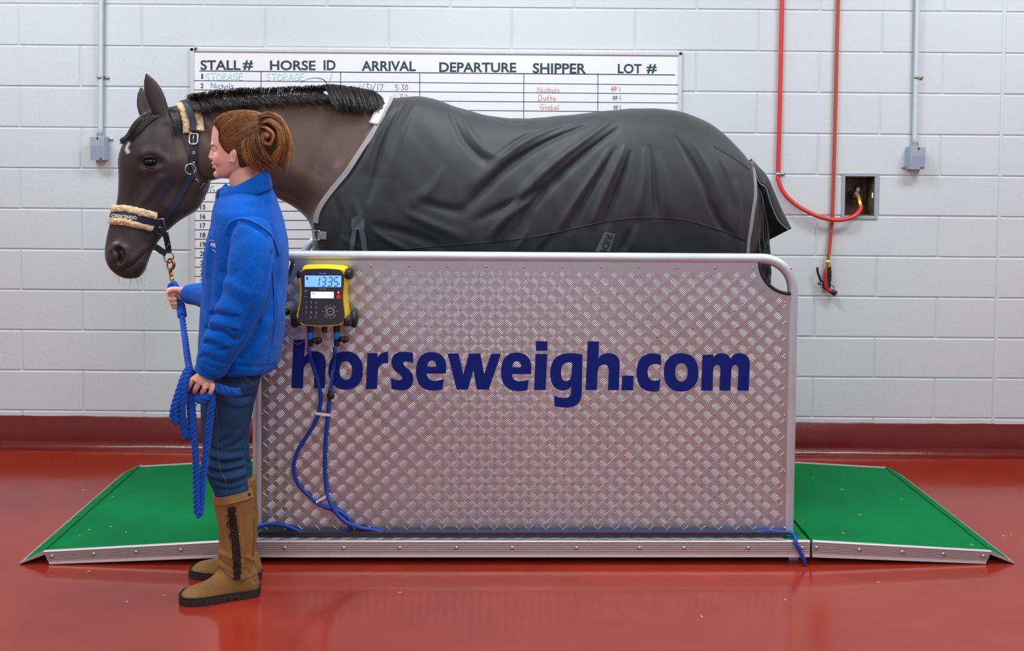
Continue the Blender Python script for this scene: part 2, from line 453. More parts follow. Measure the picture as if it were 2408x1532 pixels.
# tread-plate panels with a scooped upper corner at each end
def panel_outline(z0, z1, x0, x1, r=.105):
    P = [(x0, z0), (x1, z0), (x1, z1-r-.01)]
    for k in range(1, 10):
        a = math.pi/2*k/9; P.append((x1-r*math.sin(a)*1.0, z1-r-.01+(r+.01)*(1-math.cos(a))))
    Q = [(x0+r*math.sin(math.pi/2*k/9), z1-(r+.01)*math.cos(math.pi/2*k/9)) for k in range(9, 0, -1)] if 0 else []
    for k in range(9, -1, -1):
        a = math.pi/2*k/9; P.append((x0+r*math.sin(a), z1-r-.01+(r+.01)*(1-math.cos(a))))
    return P
PZ0 = ZT0+.006; PZ1 = ZRAIL-.012; PX1 = LXR-.012; PX0 = LXL+.012
RC = .115
PLY = .060
def treads(x0, x1, z0, z1, ly, sgn, inside):
    """five-bar tread: groups of raised, slightly bowed bars, turned alternately"""
    V = []; F = []; h_ = .0318; nb = 5; j = 0; z = z0+.010
    while z < z1+.02:
        i = 0; x = x0+.008
        while x < x1+.02:
            ang = math.radians(45 if (i+j) % 2 else -45); ux, uz = math.cos(ang), math.sin(ang)
            for b in range(nb):
                o = (b-(nb-1)/2)*.0058; L = .0165*(1.0-.07*abs(b-(nb-1)/2)); w = .0017
                if not inside(x-uz*o+ux*L, z+ux*o+uz*L) or not inside(x-uz*o-ux*L, z+ux*o-uz*L): continue
                n = len(V)
                for s, ww, hh in ((-1, .25, 0), (-.6, .85, 1), (0, 1, 1), (.6, .85, 1), (1, .25, 0)):
                    ob = o+.0016*(1-s*s); qx, qz = x-uz*ob+ux*L*s, z+ux*ob+uz*L*s
                    for t, h2 in ((-1, 0), (0, 1), (1, 0)): V.append((qx-uz*w*ww*t, ly+sgn*.0010*hh*h2, qz+ux*w*ww*t))
                for a in range(4):
                    for c in range(2):
                        q = (n+a*3+c, n+a*3+c+1, n+a*3+3+c+1, n+a*3+3+c); F.append(q if sgn < 0 else q[::-1])
            x += h_; i += 1
        z += h_*.96; j += 1
    return V, F
def inpanel(x, z):
    if not (PX0+.006 < x < PX1-.006 and PZ0+.006 < z < PZ1-.035): return False
    for sx, xe in ((1, PX1), (-1, PX0)):
        dx = (xe-x)*sx; dz = PZ1-z
        if dx < RC and dz < RC+.01 and ((dx-0)/RC)**2+((dz-0)/(RC+.01))**2 < 1.12: return False
    return True
def cornerpts(r, n=12):
    """concave quarter at the upper right corner: from (PX1, PZ1-r) to (PX1-r, PZ1)"""
    out = []
    for k in range(n+1):
        a = math.pi/2*k/n; out.append((PX1-r*math.sin(a), PZ1-r*math.cos(a)))
    return out
cr = cornerpts(RC); cl = [(PX0+PX1-x, z) for x, z in cr][::-1]
outl = [(PX0, PZ0), (PX1, PZ0)]+cr+cl
for ly, sgn, nm in ((PLY, -1, 'front'), (RLB+.012, 1, 'rear')):
    sheet = prism(outl, lambda u, v: plat(u, ly, v), lambda u, v: plat(u, ly-sgn*.003, v))
    p = obj('side_panel', sheet, m_plate, scale_t, smooth=False, label='aluminium tread-plate %s panel' % nm)
    tr = treads(PX0, PX1, PZ0, PZ1, ly, sgn, inpanel)
    obj('tread_bars', toplat(tr), m_plate, p, smooth=False, fix=False)
    for c in (cr, cl):
        P = [plat(x, ly, z) for x, z in c]; obj('edge_trim', tube(P, .0065, 10), m_blackrub, p, label='black rubber edging of the scooped corner')
    if sgn < 0: front_panel = p
    for k in range(-7, 8):
        obj('rivet', screw(k*.139, ly-.0005 if sgn < 0 else ly, PZ1-.022, .0045, .0025), m_screw, p) if sgn < 0 else None
    if sgn < 0:
        for y in (713, 844, 978, 1110, 1243):
            q = onplat(1846, y, ly); obj('rivet', screw(q.x-.001, ly, q.z, .0048, .003), m_screw, p)
            obj('rivet', screw(-q.x+.014, ly, q.z, .0048, .003), m_screw, p)
        for (x, y) in ((1629, 775), (1728, 733), (1624, 732), (1731, 773), (1680, 978), (1680, 1170), (1544, 794)):
            q = onplat(x, y, ly); obj('drilled_hole', screw(q.x, ly, q.z, .0028, .0006), m_hole, p)
# checkered kick strip and dark edge bar along the foot of the front panel
ks = box((-.012, .0205, ZT0+.0015), (PX1-PX0+.006, .037, .003))
k = obj('kick_strip', toplat(ks), m_plate, scale_t, smooth=False)
V = []; F = []
x = PX0-.01; i = 0
while x < PX1-.04:
    for b in range(4):
        for (sg) in ((1,) if i % 2 else (-1,)):
            c = box((x+b*.007, .014, ZT0+.0035), (.0028, .026, .0022), Matrix.Rotation(sg*.75, 3, 'Z'), bev=.0008); n = len(V)
            V += c[0]; F += [tuple(q+n for q in f) for f in c[1]]
    x += .031; i += 1
obj('tread_bars', toplat((V, F)), m_plate, k, smooth=False)
obj('edge_bar', toplat(box(((PX0+PX1)/2-.005, .0305, ZT0+.0125), (PX1-PX0-.004, .0125, .0190), bev=.005)), m_darkbar, scale_t, angle=50, label='dark bar along the foot of the panel')
# lettering on the panel, cut from navy vinyl
def curve(segs, n=7):
    """outline from points; 'c' entries are quadratic control points"""
    out = []; i = 0; P = segs
    while i < len(P):
        if len(P[i]) == 3:
            a = out[-1]; c = P[i]; b = P[(i+1) % len(P)]
            for k in range(1, n): t = k/n; out.append(((1-t)**2*a[0]+2*t*(1-t)*c[0]+t*t*b[0], (1-t)**2*a[1]+2*t*(1-t)*c[1]+t*t*b[1]))
        else: out.append((P[i][0], P[i][1]))
        i += 1
    return out
def oval(cx, cy, rx, ry, p=2.25, n=36, rot=0):
    out = []
    for k in range(n):
        a = 2*math.pi*k/n; c, s = math.cos(a), math.sin(a)
        out.append((cx+rx*math.copysign(abs(c)**(2/p), c), cy+ry*math.copysign(abs(s)**(2/p), s)))
    return out
Cc = 'c'
def Z1(l): return [((p[0]/6.3368+680, p[1]/6.3368+790)+tuple(p[2:])) for p in l]
def Z2(l): return [((p[0]/6.3368+1040, p[1]/6.3368+790)+tuple(p[2:])) for p in l]
def Z3(l): return [((p[0]/6.3368+1400, p[1]/6.3368+790)+tuple(p[2:])) for p in l]
GL = []
hh = [(66, 60), (235, 60), (228, 320), (270, 232, Cc), (380, 232), (545, 240, Cc), (545, 410), (530, 785), (368, 785), (380, 500), (380, 400, Cc), (310, 400), (222, 405, Cc), (212, 520), (205, 782), (32, 780)]
GL.append(('h', Z1(hh), []))
GL.append(('o', Z1([]) or oval(680+842/6.3368, 790+520/6.3368, 258/6.3368, 285/6.3368), [oval(680+845/6.3368, 790+520/6.3368, 94/6.3368, 138/6.3368)]))
GL.append(('r', Z1([(1168, 262), (1318, 262), (1318, 325), (1360, 242, Cc), (1470, 242), (1476, 408), (1330, 395, Cc), (1322, 530), (1308, 795), (1142, 795)]), []))
GL.append(('s', Z1([(1845, 262), (1848, 408), (1790, 388, Cc), (1740, 386), (1690, 390, Cc), (1705, 430), (1725, 465, Cc), (1780, 505), (1850, 560, Cc), (1848, 650), (1840, 812, Cc), (1680, 814), (1590, 812, Cc), (1525, 792), (1514, 632), (1570, 664, Cc), (1640, 664), (1700, 660, Cc), (1680, 612), (1660, 585, Cc), (1600, 540), (1525, 480, Cc), (1525, 390), (1530, 240, Cc), (1700, 240), (1780, 240, Cc)]), []))
def eglyph(Z, dx):
    s = lambda l: Z([((p[0]+dx, p[1])+tuple(p[2:])) for p in l])
    return (s([(2336, 565), (2050, 565), (2055, 672, Cc), (2165, 674), (2240, 672, Cc), (2302, 650), (2285, 800), (2220, 820, Cc), (2140, 818), (1890, 815, Cc), (1890, 535), (1890, 245, Cc), (2120, 245), (2340, 245, Cc), (2340, 480)]),
            [s([(2056, 465), (2060, 372, Cc), (2125, 368), (2190, 375, Cc), (2190, 465)])])
a, hls = eglyph(Z1, 0); GL.append(('e', a, hls))
GL.append(('w', Z2([(80, 266), (242, 266), (312, 580), (400, 266), (568, 266), (624, 578), (728, 270), (876, 270), (692, 803), (518, 803), (464, 512), (380, 803), (215, 803)]), []))
a, hls = eglyph(Z2, -1014); GL.append(('e', [(x[0], x[1]+1.2)+tuple(x[2:]) for x in a], [[(x[0], x[1]+1.2)+tuple(x[2:]) for x in h] for h in hls]))
GL.append(('i', Z2([(1392, 272), (1565, 272), (1540, 808), (1368, 808)]), []))
GL.append(('i_dot', Z2([(1398, 82), (1567, 84), (1566, 223), (1396, 223)]), []))
GL.append(('g', Z2([(2088, 282), (2078, 860), (2070, 1072, Cc), (1850, 1072), (1760, 1072, Cc), (1676, 1050), (1666, 898), (1750, 930, Cc), (1830, 930), (1922, 925, Cc), (1922, 830), (1925, 750), (1880, 818, Cc), (1790, 818), (1610, 800, Cc), (1608, 560), (1615, 262, Cc), (1900, 262), (2000, 262, Cc)]),
           [Z2([(1938, 402), (1930, 540), (1925, 676, Cc), (1845, 678), (1765, 670, Cc), (1768, 530), (1775, 395, Cc), (1890, 396)])]))
h3 = [(-112, 86), (54, 86), (44, 342), (90, 260, Cc), (200, 260), (362, 265, Cc), (362, 430), (350, 810), (190, 810), (200, 540), (205, 428, Cc), (130, 428), (42, 430, Cc), (34, 540), (22, 810), (-145, 808)]
GL.append(('h', Z3(h3), []))
GL.append(('dot', Z3([(400, 597), (570, 597), (564, 814), (392, 814)]), []))
GL.append(('c', Z3([(976, 288), (982, 442), (930, 418, Cc), (890, 420), (775, 425, Cc), (776, 550), (785, 672, Cc), (890, 672), (930, 672, Cc), (970, 650), (950, 824), (900, 834, Cc), (840, 832), (615, 825, Cc), (614, 545), (625, 262, Cc), (860, 264), (920, 266, Cc)]), []))
GL.append(('o', oval(1400+1279/6.3368, 790+547/6.3368, 258/6.3368, 285/6.3368), [oval(1400+1283/6.3368, 790+547/6.3368, 94/6.3368, 138/6.3368)]))
GL.append(('m', Z3([(1598, 286), (1758, 284), (1758, 335), (1800, 262, Cc), (1890, 264), (1990, 268, Cc), (2016, 350), (2060, 262, Cc), (2150, 262), (2300, 268, Cc), (2300, 420), (2285, 818), (2120, 818), (2135, 520), (2135, 434, Cc), (2085, 434), (2030, 440, Cc), (2025, 540), (2013, 818), (1850, 818), (1865, 520), (1865, 434, Cc), (1815, 434), (1755, 440, Cc), (1752, 540), (1748, 818), (1578, 818)]), []))
for nm, o_, hl in GL:
    oc = curve(o_) if any(len(p) == 3 for p in o_) else o_
    hc = [curve(h) if any(len(p) == 3 for p in h) else h for h in hl]
    L = [tuple(onplat(x, y, PLY-.0015).xz) for x, y in oc]; Hs = [[tuple(onplat(x, y, PLY-.0015).xz) for x, y in h] for h in hc]
    obj('letter', prism(L, lambda u, v: plat(u, PLY-.0017, v), lambda u, v: plat(u, PLY-.0002, v), Hs), m_navy, front_panel, smooth=False, label='navy vinyl lettering' )
# ramps
def ramp(side):
    s = side; lab = 'green rubber walk-on ramp %s the scale, aluminium edges' % ('under the horse\'s head, left of' if s < 0 else 'beyond the horse\'s tail, right of')
    t = thing('ramp', lab, 'ramp', plat(s*1.35, .5, 0), PA, 'ramps at the two ends of the scale')
    a = LXE+.010; ef = onplat(2332, 1297, 0); eb = onplat(2318, 1335, 0)
    xf_ = ef.x; zf = ef.z; xb = eb.x; za = onplat(1915, 1273, 0).z; zb = onplat(1915, 1313, 0).z
    xt = onplat(2388, 1329, 0).x
    for ly, sg in ((0, -1), (DEP, 1)):
        P = profile_side(s*a, s*xf_, za, zf, zb, .001, ly, n=6, sgn=sg, cut0=0, cut1=0)
        # slanted outer end
        V = [Vector(v) for v in P[0]]
        k = len(V)//2
        V2 = []
        for v in V:
            q = v-PO; lx = q.dot(PU)
            if abs(lx) > abs(a)+.1:
                tt = max(0, min(1, (zf-v.z)/max(zf, 1e-6))); v = v+PU*s*(xb-xf_)*tt
            V2.append(tuple(v))
        pr = obj('edge_profile', (V2, P[1]), m_alu, t, smooth=False, label='ribbed aluminium side edge')
        if sg < 0:
            for u in (.02, .26, .50, .73, .955):
                lx = a+(xf_-a)*u; zz = (za+(zf-za)*u)*.60+(zb*(1-u))*.40
                obj('screw', screw(s*lx, -.0005, zz), m_screw, pr)
    d = .016
    deck = [(s*a, za-.003), (s*xf_, zf-.003), (s*xf_, zf-.018), (s*a, za-.018)]
    obj('deck', prism(deck, lambda u, v: plat(u, d, v), lambda u, v: plat(u, DEP-d, v)), m_green, t, smooth=False, label='green rubber tread surface')
    lip = [(s*xf_, zf-.001), (s*xt, .006), (s*xt, .0005), (s*(xf_-.002), zf-.014)]
    obj('lip', prism(lip, lambda u, v: plat(u, 0.004, v), lambda u, v: plat(u, DEP+.03, v)), m_alu_dull, t, smooth=False, label='sloping aluminium lip down to the floor')
    zq = .006+(.020/(xt-xf_))*(zf-.007); lr = [(s*(xf_-.001), zf+.0015), (s*(xt-.020), zq+.002), (s*(xt-.020), zq-.003), (s*xf_, zf-.006)]
    obj('lip_tread', prism(lr, lambda u, v: plat(u, .014, v), lambda u, v: plat(u, DEP+.005, v)), m_green, t, smooth=False, label='green rubber strip on the lip')
    return t
ramp(-1); ramp(1)
# ------------------------------------------------------------------ things on the block wall
m_wboard = mat('whiteboard_enamel', rgb(234, 236, 241), .16, var=.008, vscale=3)
m_wframe = mat('whiteboard_frame', rgb(214, 216, 224), .3, .3)
m_ink = mat('dark_lettering', rgb(44, 58, 74), .5)
m_line = mat('dark_teal_line', rgb(30, 78, 92), .5)
m_bluepen = mat('blue_marker', rgb(48, 120, 190), .5)
m_redpen = mat('red_marker', rgb(240, 110, 104), .5)
m_cyanpen = mat('pale_cyan_marker', rgb(176, 226, 226), .5)
m_bluepin = mat('blue_pin', rgb(22, 62, 140), .4)
m_conduit = mat('painted_conduit', rgb(200, 212, 218), .38, .25, bump=.05, bscale=40)
m_boxgrey = mat('grey_box', rgb(158, 172, 190), .42, .15)
m_boxlab = mat('grey_label', rgb(142, 152, 176), .5)
m_zinc = mat('zinc_strap', rgb(190, 196, 202), .3, .9)
m_hose = mat('red_hose', rgb(206, 58, 58), .45, bump=.2, bscale=160, var=.04)
m_hose2 = mat('brick_red_hose', rgb(178, 70, 52), .5, bump=.2, bscale=160, var=.05)
m_brass = mat('brass', rgb(214, 172, 74), .3, 1.0)
m_black = mat('black_plastic', rgb(24, 24, 27), .42)
m_redplast = mat('red_plastic', rgb(176, 40, 48), .42)
m_rust = mat('stained_metal', rgb(128, 110, 92), .6, .2, col2=rgb(70, 56, 46), vscale=14, bump=.3, bscale=50)
m_white = mat('white_tape', rgb(236, 236, 232), .55)

BY = WY-.016                                                    # front of the whiteboard
tl = at(447, 112, BY); br = at(1605, 122, BY); bl = at(447, 690, BY)
wbt = thing('whiteboard', 'large white marker board on the block wall behind the horse, ruled in rows and columns', 'whiteboard', ((tl.x+br.x)/2, WY, bl.z))
obj('board', box(((tl.x+br.x)/2, WY-.006, (tl.z+bl.z)/2), (br.x-tl.x-.01, .014, tl.z-bl.z-.01)), m_wboard, wbt, smooth=False)
fw = .019
for c, s in ((((tl.x+br.x)/2, WY-.009, tl.z-fw/2), (br.x-tl.x, .022, fw)), (((tl.x+br.x)/2, WY-.009, bl.z+fw/2), (br.x-tl.x, .022, fw)),
             ((tl.x+fw/2, WY-.009, (tl.z+bl.z)/2), (fw, .022, tl.z-bl.z)), ((br.x-fw/2, WY-.009, (tl.z+bl.z)/2), (fw, .022, tl.z-bl.z))):
    obj('frame', box(c, s, bev=.003), m_wframe, wbt, smooth=False)
FY = WY-.0135
for px, py in ((459.5, 116), (1601, 125.5)):
    p = at(px, py, WY-.021); obj('pin', lathe([(.006, 0), (.006, .003), (.003, .004)], 14, face_frame(p, (1, 0, 0), (0, 0, 1))), m_bluepin, wbt)
p = at(460, 113.5, WY-.0203)
obj('corner_mark', cat(*[box((p.x+d, p.y, p.z), (.0045, .0006, .008)) for d in (-.006, .0, .006)]), m_ink, wbt, smooth=False)
def fit_text(name, s, x0, x1, yb, yt, m, parent, Y=FY, bold=.006, ry=None):
    V, F = text_part(s, 1, Matrix.Identity(4), bold, .001)
    a = np.array(V); lo, hi = a.min(0), a.max(0)
    A = at(x0, yb, Y); B = at(x1, yb if ry is None else ry, Y); T = at(x0, yt, Y)
    out = []
    for v in a:
        u = (v[0]-lo[0])/(hi[0]-lo[0]); w = (v[1]-lo[1])/(hi[1]-lo[1])
        q = A+(B-A)*u+(T-A)*w; out.append((q.x, Y-.0004-(.0004 if v[2] > 0 else -.0004), q.z))
    return obj(name, (out, F), m, parent, smooth=False)
for s, x0, x1, yb, yt, rb in (('STALL', 471.5, 565.5, 164.7, 141.5, 165), ('#', 571, 595, 165, 142, 165), ('HORSE', 635, 742, 165, 142, 165.5), ('ID', 761, 789, 165, 141.5, 165), ('ARRIVAL', 850.5, 977.5, 166.8, 143.3, 167.5),
                              ('DEPARTURE', 1033, 1214, 169.5, 146.5, 170.5), ('SHIPPER', 1253, 1378, 172.3, 148.3, 173.3), ('LOT', 1453, 1509, 172.5, 150, 173), ('#', 1520.5, 1544, 173, 151, 173)):
    fit_text('heading', s, x0, x1, yb, yt, m_ink, wbt, bold=.022, ry=rb)
def rule(x0, y0, x1, y1, w=2.0):
    a, b = at(x0, y0, FY), at(x1, y1, FY); d = (b-a); L = d.length; R = Matrix.Rotation(-math.atan2(d.z, d.x), 3, 'Y')
    return box((a+b)/2, (L, .0012, w/474), R)
obj('ruling', cat(rule(469, 166.8, 1586, 176.2, 2.2), rule(1586, 175.5, 1585, 178, 2.2)), m_line, wbt, smooth=False)
for k in range(1, 24):
    yl = 189.5+(k-1)*21.95; yr = 199.8+(k-1)*21.2
    obj('ruling', rule(455, yl, 1600, yr, 1.6), m_line, wbt, smooth=False)
for xa, ya, xb in ((614, 168, 614), (801, 169, 801), (987, 170, 986), (1231.8, 173, 1230), (1406, 174, 1405)):
    obj('ruling', rule(xa, ya, xb, 672, 1.6), m_line, wbt, smooth=False)
for k in range(1, 24):
    y = 185.5+(k-1)*21.95; s = str(k); x = 473.5 if k < 10 else 471
    fit_text('row_number', s, x-(2 if k < 10 and k != 1 else 0), x+(4 if k == 1 else 5 if k < 10 else 12), y, y-11.5, m_ink, wbt, bold=.018)
STROKES = {'N': (.8, [[(0, 0), (0, 1), (.7, .05), (.72, 1)]]), 'i': (.25, [[(.1, 0), (.1, .55)], [(.1, .78), (.12, .85)]]), 'c': (.5, [[(.45, .5), (.2, .58), (.02, .3), (.15, .02), (.45, .08)]]),
           'h': (.55, [[(.05, 0), (.06, 1)], [(.05, .4), (.3, .56), (.45, .4), (.45, 0)]]), 'o': (.5, [[(.25, .55), (.05, .35), (.15, .03), (.4, .1), (.45, .4), (.25, .55)]]), 'l': (.25, [[(.1, 0), (.12, 1)]]),
           's': (.5, [[(.42, .5), (.15, .55), (.1, .36), (.4, .22), (.35, .02), (.05, .02)]]), 'D': (.8, [[(.1, 0), (.08, 1), (.5, .9), (.68, .5), (.4, .08), (-.05, 0)]]), 'u': (.55, [[(.05, .5), (.08, .1), (.3, .03), (.45, .3), (.45, .52), (.5, 0)]]),
           't': (.4, [[(.2, .9), (.2, 0)], [(0, .5), (.42, .58)]]), 'a': (.5, [[(.42, .5), (.15, .5), (.04, .2), (.25, .02), (.42, .4), (.48, 0)]]), 'G': (.75, [[(.65, .9), (.3, 1), (.02, .55), (.2, .05), (.6, .1), (.62, .42), (.35, .42)]]),
           'b': (.55, [[(.06, 1), (.05, 0), (.35, .02), (.45, .35), (.2, .52), (.06, .35)]]), 'S': (.7, [[(.6, .95), (.15, .95), (.1, .6), (.55, .4), (.45, .02), (.02, .05)]]), 'T': (.7, [[(0, .95), (.7, 1)], [(.35, .97), (.33, 0)]]),
           'O': (.8, [[(.4, 1), (.05, .7), (.15, .05), (.55, .05), (.7, .6), (.4, 1)]]), 'R': (.7, [[(.05, 0), (.05, .98), (.5, .9), (.45, .55), (.08, .5), (.6, 0)]]), 'A': (.75, [[(0, 0), (.35, 1), (.65, 0)], [(.12, .35), (.55, .38)]]),
           'E': (.6, [[(.55, .98), (.05, .95), (.02, .02), (.55, 0)], [(.04, .5), (.45, .52)]]), '1': (.3, [[(.15, 0), (.18, 1)]]), '3': (.55, [[(.05, .95), (.45, .98), (.2, .55), (.45, .3), (.3, .02), (.02, .05)]]), '7': (.55, [[(.02, .95), (.5, .98), (.2, 0)]]),
           '5': (.55, [[(.5, 1), (.1, .98), (.08, .6), (.4, .55), (.45, .15), (.05, .02)]]), '0': (.55, [[(.25, 1), (.04, .6), (.12, .05), (.38, .05), (.48, .6), (.25, 1)]]), ':': (.25, [[(.1, .6), (.11, .68)], [(.1, .2), (.11, .28)]]),
           '/': (.5, [[(0, -.1), (.42, 1.1)]]), '#': (.85, [[(.2, 0), (.28, 1)], [(.52, 0), (.6, 1)], [(0, .36), (.8, .42)], [(.02, .66), (.82, .72)]]), ' ': (.4, [])}
def handwrite(s, x0, x1, yb, yt, m, w=1.5):
    tot = sum(STROKES[c][0]+.14 for c in s); parts = []; cx = 0; rr = random.Random(len(s)*3+int(x0))
    for c in s:
        wd, st = STROKES[c]; jy = rr.uniform(-.06, .06)
        for l in st:
            P = [(cx+px_, py_+jy) for px_, py_ in l]
            Q = smoothpath(P, 5) if len(P) > 2 else P
            W = [at(x0+(x1-x0)*q[0]/tot, yb+(yt-yb)*q[1], FY) for q in Q]
            parts.append(tube(W, w/474/2, 5, flat=1))
        cx += wd+.14
    V, F = cat(*parts); V = [(v[0], FY-.0003+(v[1]-FY)*.25, v[2]) for v in V]
    return obj('handwriting', (V, F), m, wbt)
handwrite('STORAGE', 484, 574, 188, 173, m_cyanpen, 2); handwrite('STORAGE', 627, 718, 189, 174, m_cyanpen, 2)
handwrite('Nichols', 497, 551, 208.5, 196, m_bluepen); handwrite('1/31/17', 844, 903, 212, 198, m_bluepen); handwrite('5:30', 929, 962, 212, 199.5, m_bluepen)
handwrite('Nichols', 1265, 1318, 217.5, 205, m_redpen, 1.3); handwrite('Dutta', 1266, 1308, 237, 223, m_redpen, 1.3); handwrite('Global', 1271, 1317, 258, 245, m_redpen, 1.3)
handwrite('#1', 1436, 1463, 215.5, 203, m_redpen); handwrite('#1', 1440, 1463, 236, 224, m_bluepen); handwrite('#1', 1442, 1463, 258, 247, m_bluepen)
handwrite('1:30', 925, 962, 233, 222, m_redpen, 1.3); handwrite('G', 494, 508, 453, 438, m_bluepen)

# conduits with their boxes
def conduit(xt, xb, yb, bx, label):
    """xt, xb: tube's pixel x at the top and at the box; bx: front face and side of the box in pixels"""
    r = .0125; Yc = WY-.022
    top = at(xt, 0, Yc); bot = at(xb, yb, Yc)
    tp = Vector((top.x+(top.x-bot.x)*.5, Yc, CEIL_Z-.002))
    f0, f1, y0, y1 = bx
    A = at(f0, y0, WY-.062); B = at(f1, y1, WY-.062)
    t = thing('conduit_run', label, 'conduit', (bot.x, WY, B.z))
    obj('conduit', tube([tp, top, bot+Vector((0, .004, .03)), bot], r, 14), m_conduit, t)
    zc = at(xt, 182, Yc).z; sg = 1 
    obj('strap', cat(tube([Vector((bot.x+.0, Yc, zc-.007)), Vector((bot.x, Yc, zc+.007))], r+.002, 14), box((bot.x+.024, WY-.003, zc), (.03, .005, .014)), ball((bot.x+.03, WY-.008, zc), .005)), m_zinc, t)
    obj('connector', cat(tube([bot+Vector((0, 0, .012)), bot-Vector((0, 0, .012))], r+.004, 14), tube([bot+Vector((0, 0, .002)), bot-Vector((0, 0, .006))], r+.007, 8)), m_zinc, t, angle=35)
    W = B.x-A.x; Hh = A.z-B.z; cx = (A.x+B.x)/2; cz = (A.z+B.z)/2
    bo = obj('junction_box', box((cx, WY-.03, cz), (W, .06, Hh), bev=.003), m_boxgrey, t, smooth=False)
    obj('cover', box((cx, WY-.061, cz), (W-.002, .006, Hh-.002), bev=.002), m_boxgrey, bo, smooth=False)
    obj('cover_label', box((cx, WY-.0645, cz-Hh*.14), (W-.010, .0008, Hh*.5)), m_boxlab, bo, smooth=False)
    obj('latch', cat(box((cx+.002, WY-.0648, A.z-.009), (.006, .002, .012)), box((cx+W*.25, WY-.065, B.z+.008), (.014, .002, .004))), m_black, bo, smooth=False)
    s = 1 if xt < 1200 else -1
    obj('mounting_ear', cat(box((cx+s*(W/2+.008), WY-.004, (A.z-.012) if s > 0 else (B.z+.01)), (.024, .005, .013), bev=.002), ball((cx+s*(W/2+.014), WY-.008, (A.z-.012) if s > 0 else (B.z+.01)), .004)), m_zinc, t)
conduit(237, 235.5, 318, (211.5, 246, 321, 377), 'grey conduit and junction box on the wall left of the horse\'s head')
conduit(2158, 2151.5, 340, (2141, 2176, 345, 399), 'grey conduit and junction box on the wall right of the red hoses')

# recessed hose-bib box
h = HOLE; hx = (h[0]+h[1])/2; hz = (h[2]+h[3])/2; hw = h[1]-h[0]; hh_ = h[3]-h[2]
rb = thing('hose_bib_box', 'stained metal recess with a hose tap, set in the block wall', 'tap', (hx, WY, h[2]))
e = .004; DD = .115
liner = cat(box((h[0]+e/2, WY+DD/2, hz), (e, DD, hh_)), box((h[1]-e/2, WY+DD/2, hz), (e, DD, hh_)), box((hx, WY+DD/2, h[2]+e/2), (hw, DD, e)), box((hx, WY+DD/2, h[3]-e/2), (hw, DD, e)), box((hx, WY+DD, hz), (hw, e, hh_)))
obj('liner', liner, m_rust, rb, smooth=False)
f = .016
obj('flange', cat(*[box(c, s, bev=.0015) for c, s in (((h[0]-f/2, WY-.002, hz), (f, .008, hh_+2*f)), ((h[1]+f/2, WY-.002, hz), (f, .008, hh_+2*f)), ((hx, WY-.002, h[3]+f/2), (hw+.004, .008, f)), ((hx, WY-.002, h[2]-f/2), (hw+.004, .008, f)))]), m_boxgrey, rb, smooth=False)
obj('latch_tab', box((h[1]-.006, WY+.006, at(2050, 460, WY).z), (.008, .006, .026)), m_white, rb, smooth=False)
YB = WY+.045
kp = at(2018, 441, YB)
tp_ = obj('tap_body', cat(tube([Vector((kp.x-.01, WY+DD, kp.z-.05)), Vector((kp.x-.008, YB+.02, kp.z-.045)), at(2015, 455, YB)], .013, 12), cyl(at(2015, 458, YB), kp, .011, 12), tube([at(2012, 452, YB), at(2017, 462, YB), at(2021, 472, YB-.02)], .012, 12)), m_rust, rb)
hb = [(.006, -.006), (.022, -.005), (.025, 0), (.022, .005), (.006, .006)]
obj('tap_handle', lathe(hb, 8, face_frame(kp, (1, 0, .1), (.1, -.5, .9))), m_black, rb, smooth=False)
obj('wire_loop', tube([at(2004+7*math.cos(a), 462+9*math.sin(a), YB+.02) for a in np.linspace(0, 2*math.pi, 17)[:-1]], .002, 6, closed=True), m_black, rb)

# the two hoses
hs = thing('supply_hose', 'bright red hose clipped down the wall and looping into the tap recess', 'hose', tuple(at(1830, 410, WY)))
P2 = [(1842, -340, .015), (1840.5, -120, .015), (1839, 0, .014), (1836, 150, .014), (1832, 320, .014), (1829.8, 405, .014), (1831, 426, .016), (1844, 455, .022), (1871.5, 481.5, .030), (1904, 500.5, .036), (1938.5, 513.5, .040), (1973.5, 517.5, .040), (2000.5, 512.5, .034), (2016.5, 502, .018), (2024, 490.5, -.004), (2022.8, 481, -.016)]
hp = [at(x, y, WY-d) for x, y, d in smoothpath(P2, 8)]
hp = [p for p in hp if p.z < CEIL_Z-.01]
obj('tube', tube(hp, .0108, 12), m_hose, hs)
ez = hp[-1]; dz = (hp[-1]-hp[-3]).normalized()
obj('coupling', cat(cyl(ez-dz*.004, ez+dz*.018, .0125, 12), cyl(ez+dz*.018, ez+dz*.026, .016, 8), cyl(ez+dz*.026, ez+dz*.036, .014, 8)), m_brass, hs, angle=35, label='brass coupling')
zc = at(1829.8, 409.5, WY-.014)
obj('strap', cat(tube([zc-Vector((0, 0, .007)), zc+Vector((0, 0, .007))], .0128, 14), box((zc.x+.022, WY-.004, zc.z), (.026, .006, .013)), ball((zc.x+.027, WY-.009, zc.z), .005)), m_zinc, hs)
hn = thing('spray_hose', 'brick red hose hanging straight down the wall, ending in a hand spray gun', 'hose', tuple(at(1948, 600, WY)))
P3 = [(1978, -340, .014), (1974, -120, .014), (1971, 0, .014), (1966.5, 180, .014), (1962, 360, .014), (1957.5, 500, .014), (1954, 545, .016), (1949.5, 598, .022)]
hq = [p for p in (at(x, y, WY-d) for x, y, d in smoothpath(P3, 10)) if p.z < CEIL_Z-.01]
obj('tube', tube(hq, .0088, 12), m_hose2, hn)
YN = WY-.026
n0, n1 = at(1948.6, 596, YN), at(1946.5, 629, YN); dn = (n1-n0)
cp = obj('coupling', cat(cyl(n0, n0+dn*.50, .0098, 12), cyl(n0+dn*.50, n0+dn*.56, .0105, 8), cyl(n0+dn*.62, n1, .0115, 12, .0125)), m_brass, hn, angle=35, label='brass coupling')
obj('tape', cyl(n0+dn*.5, n0+dn*.64, .0112, 12), m_white, cp)
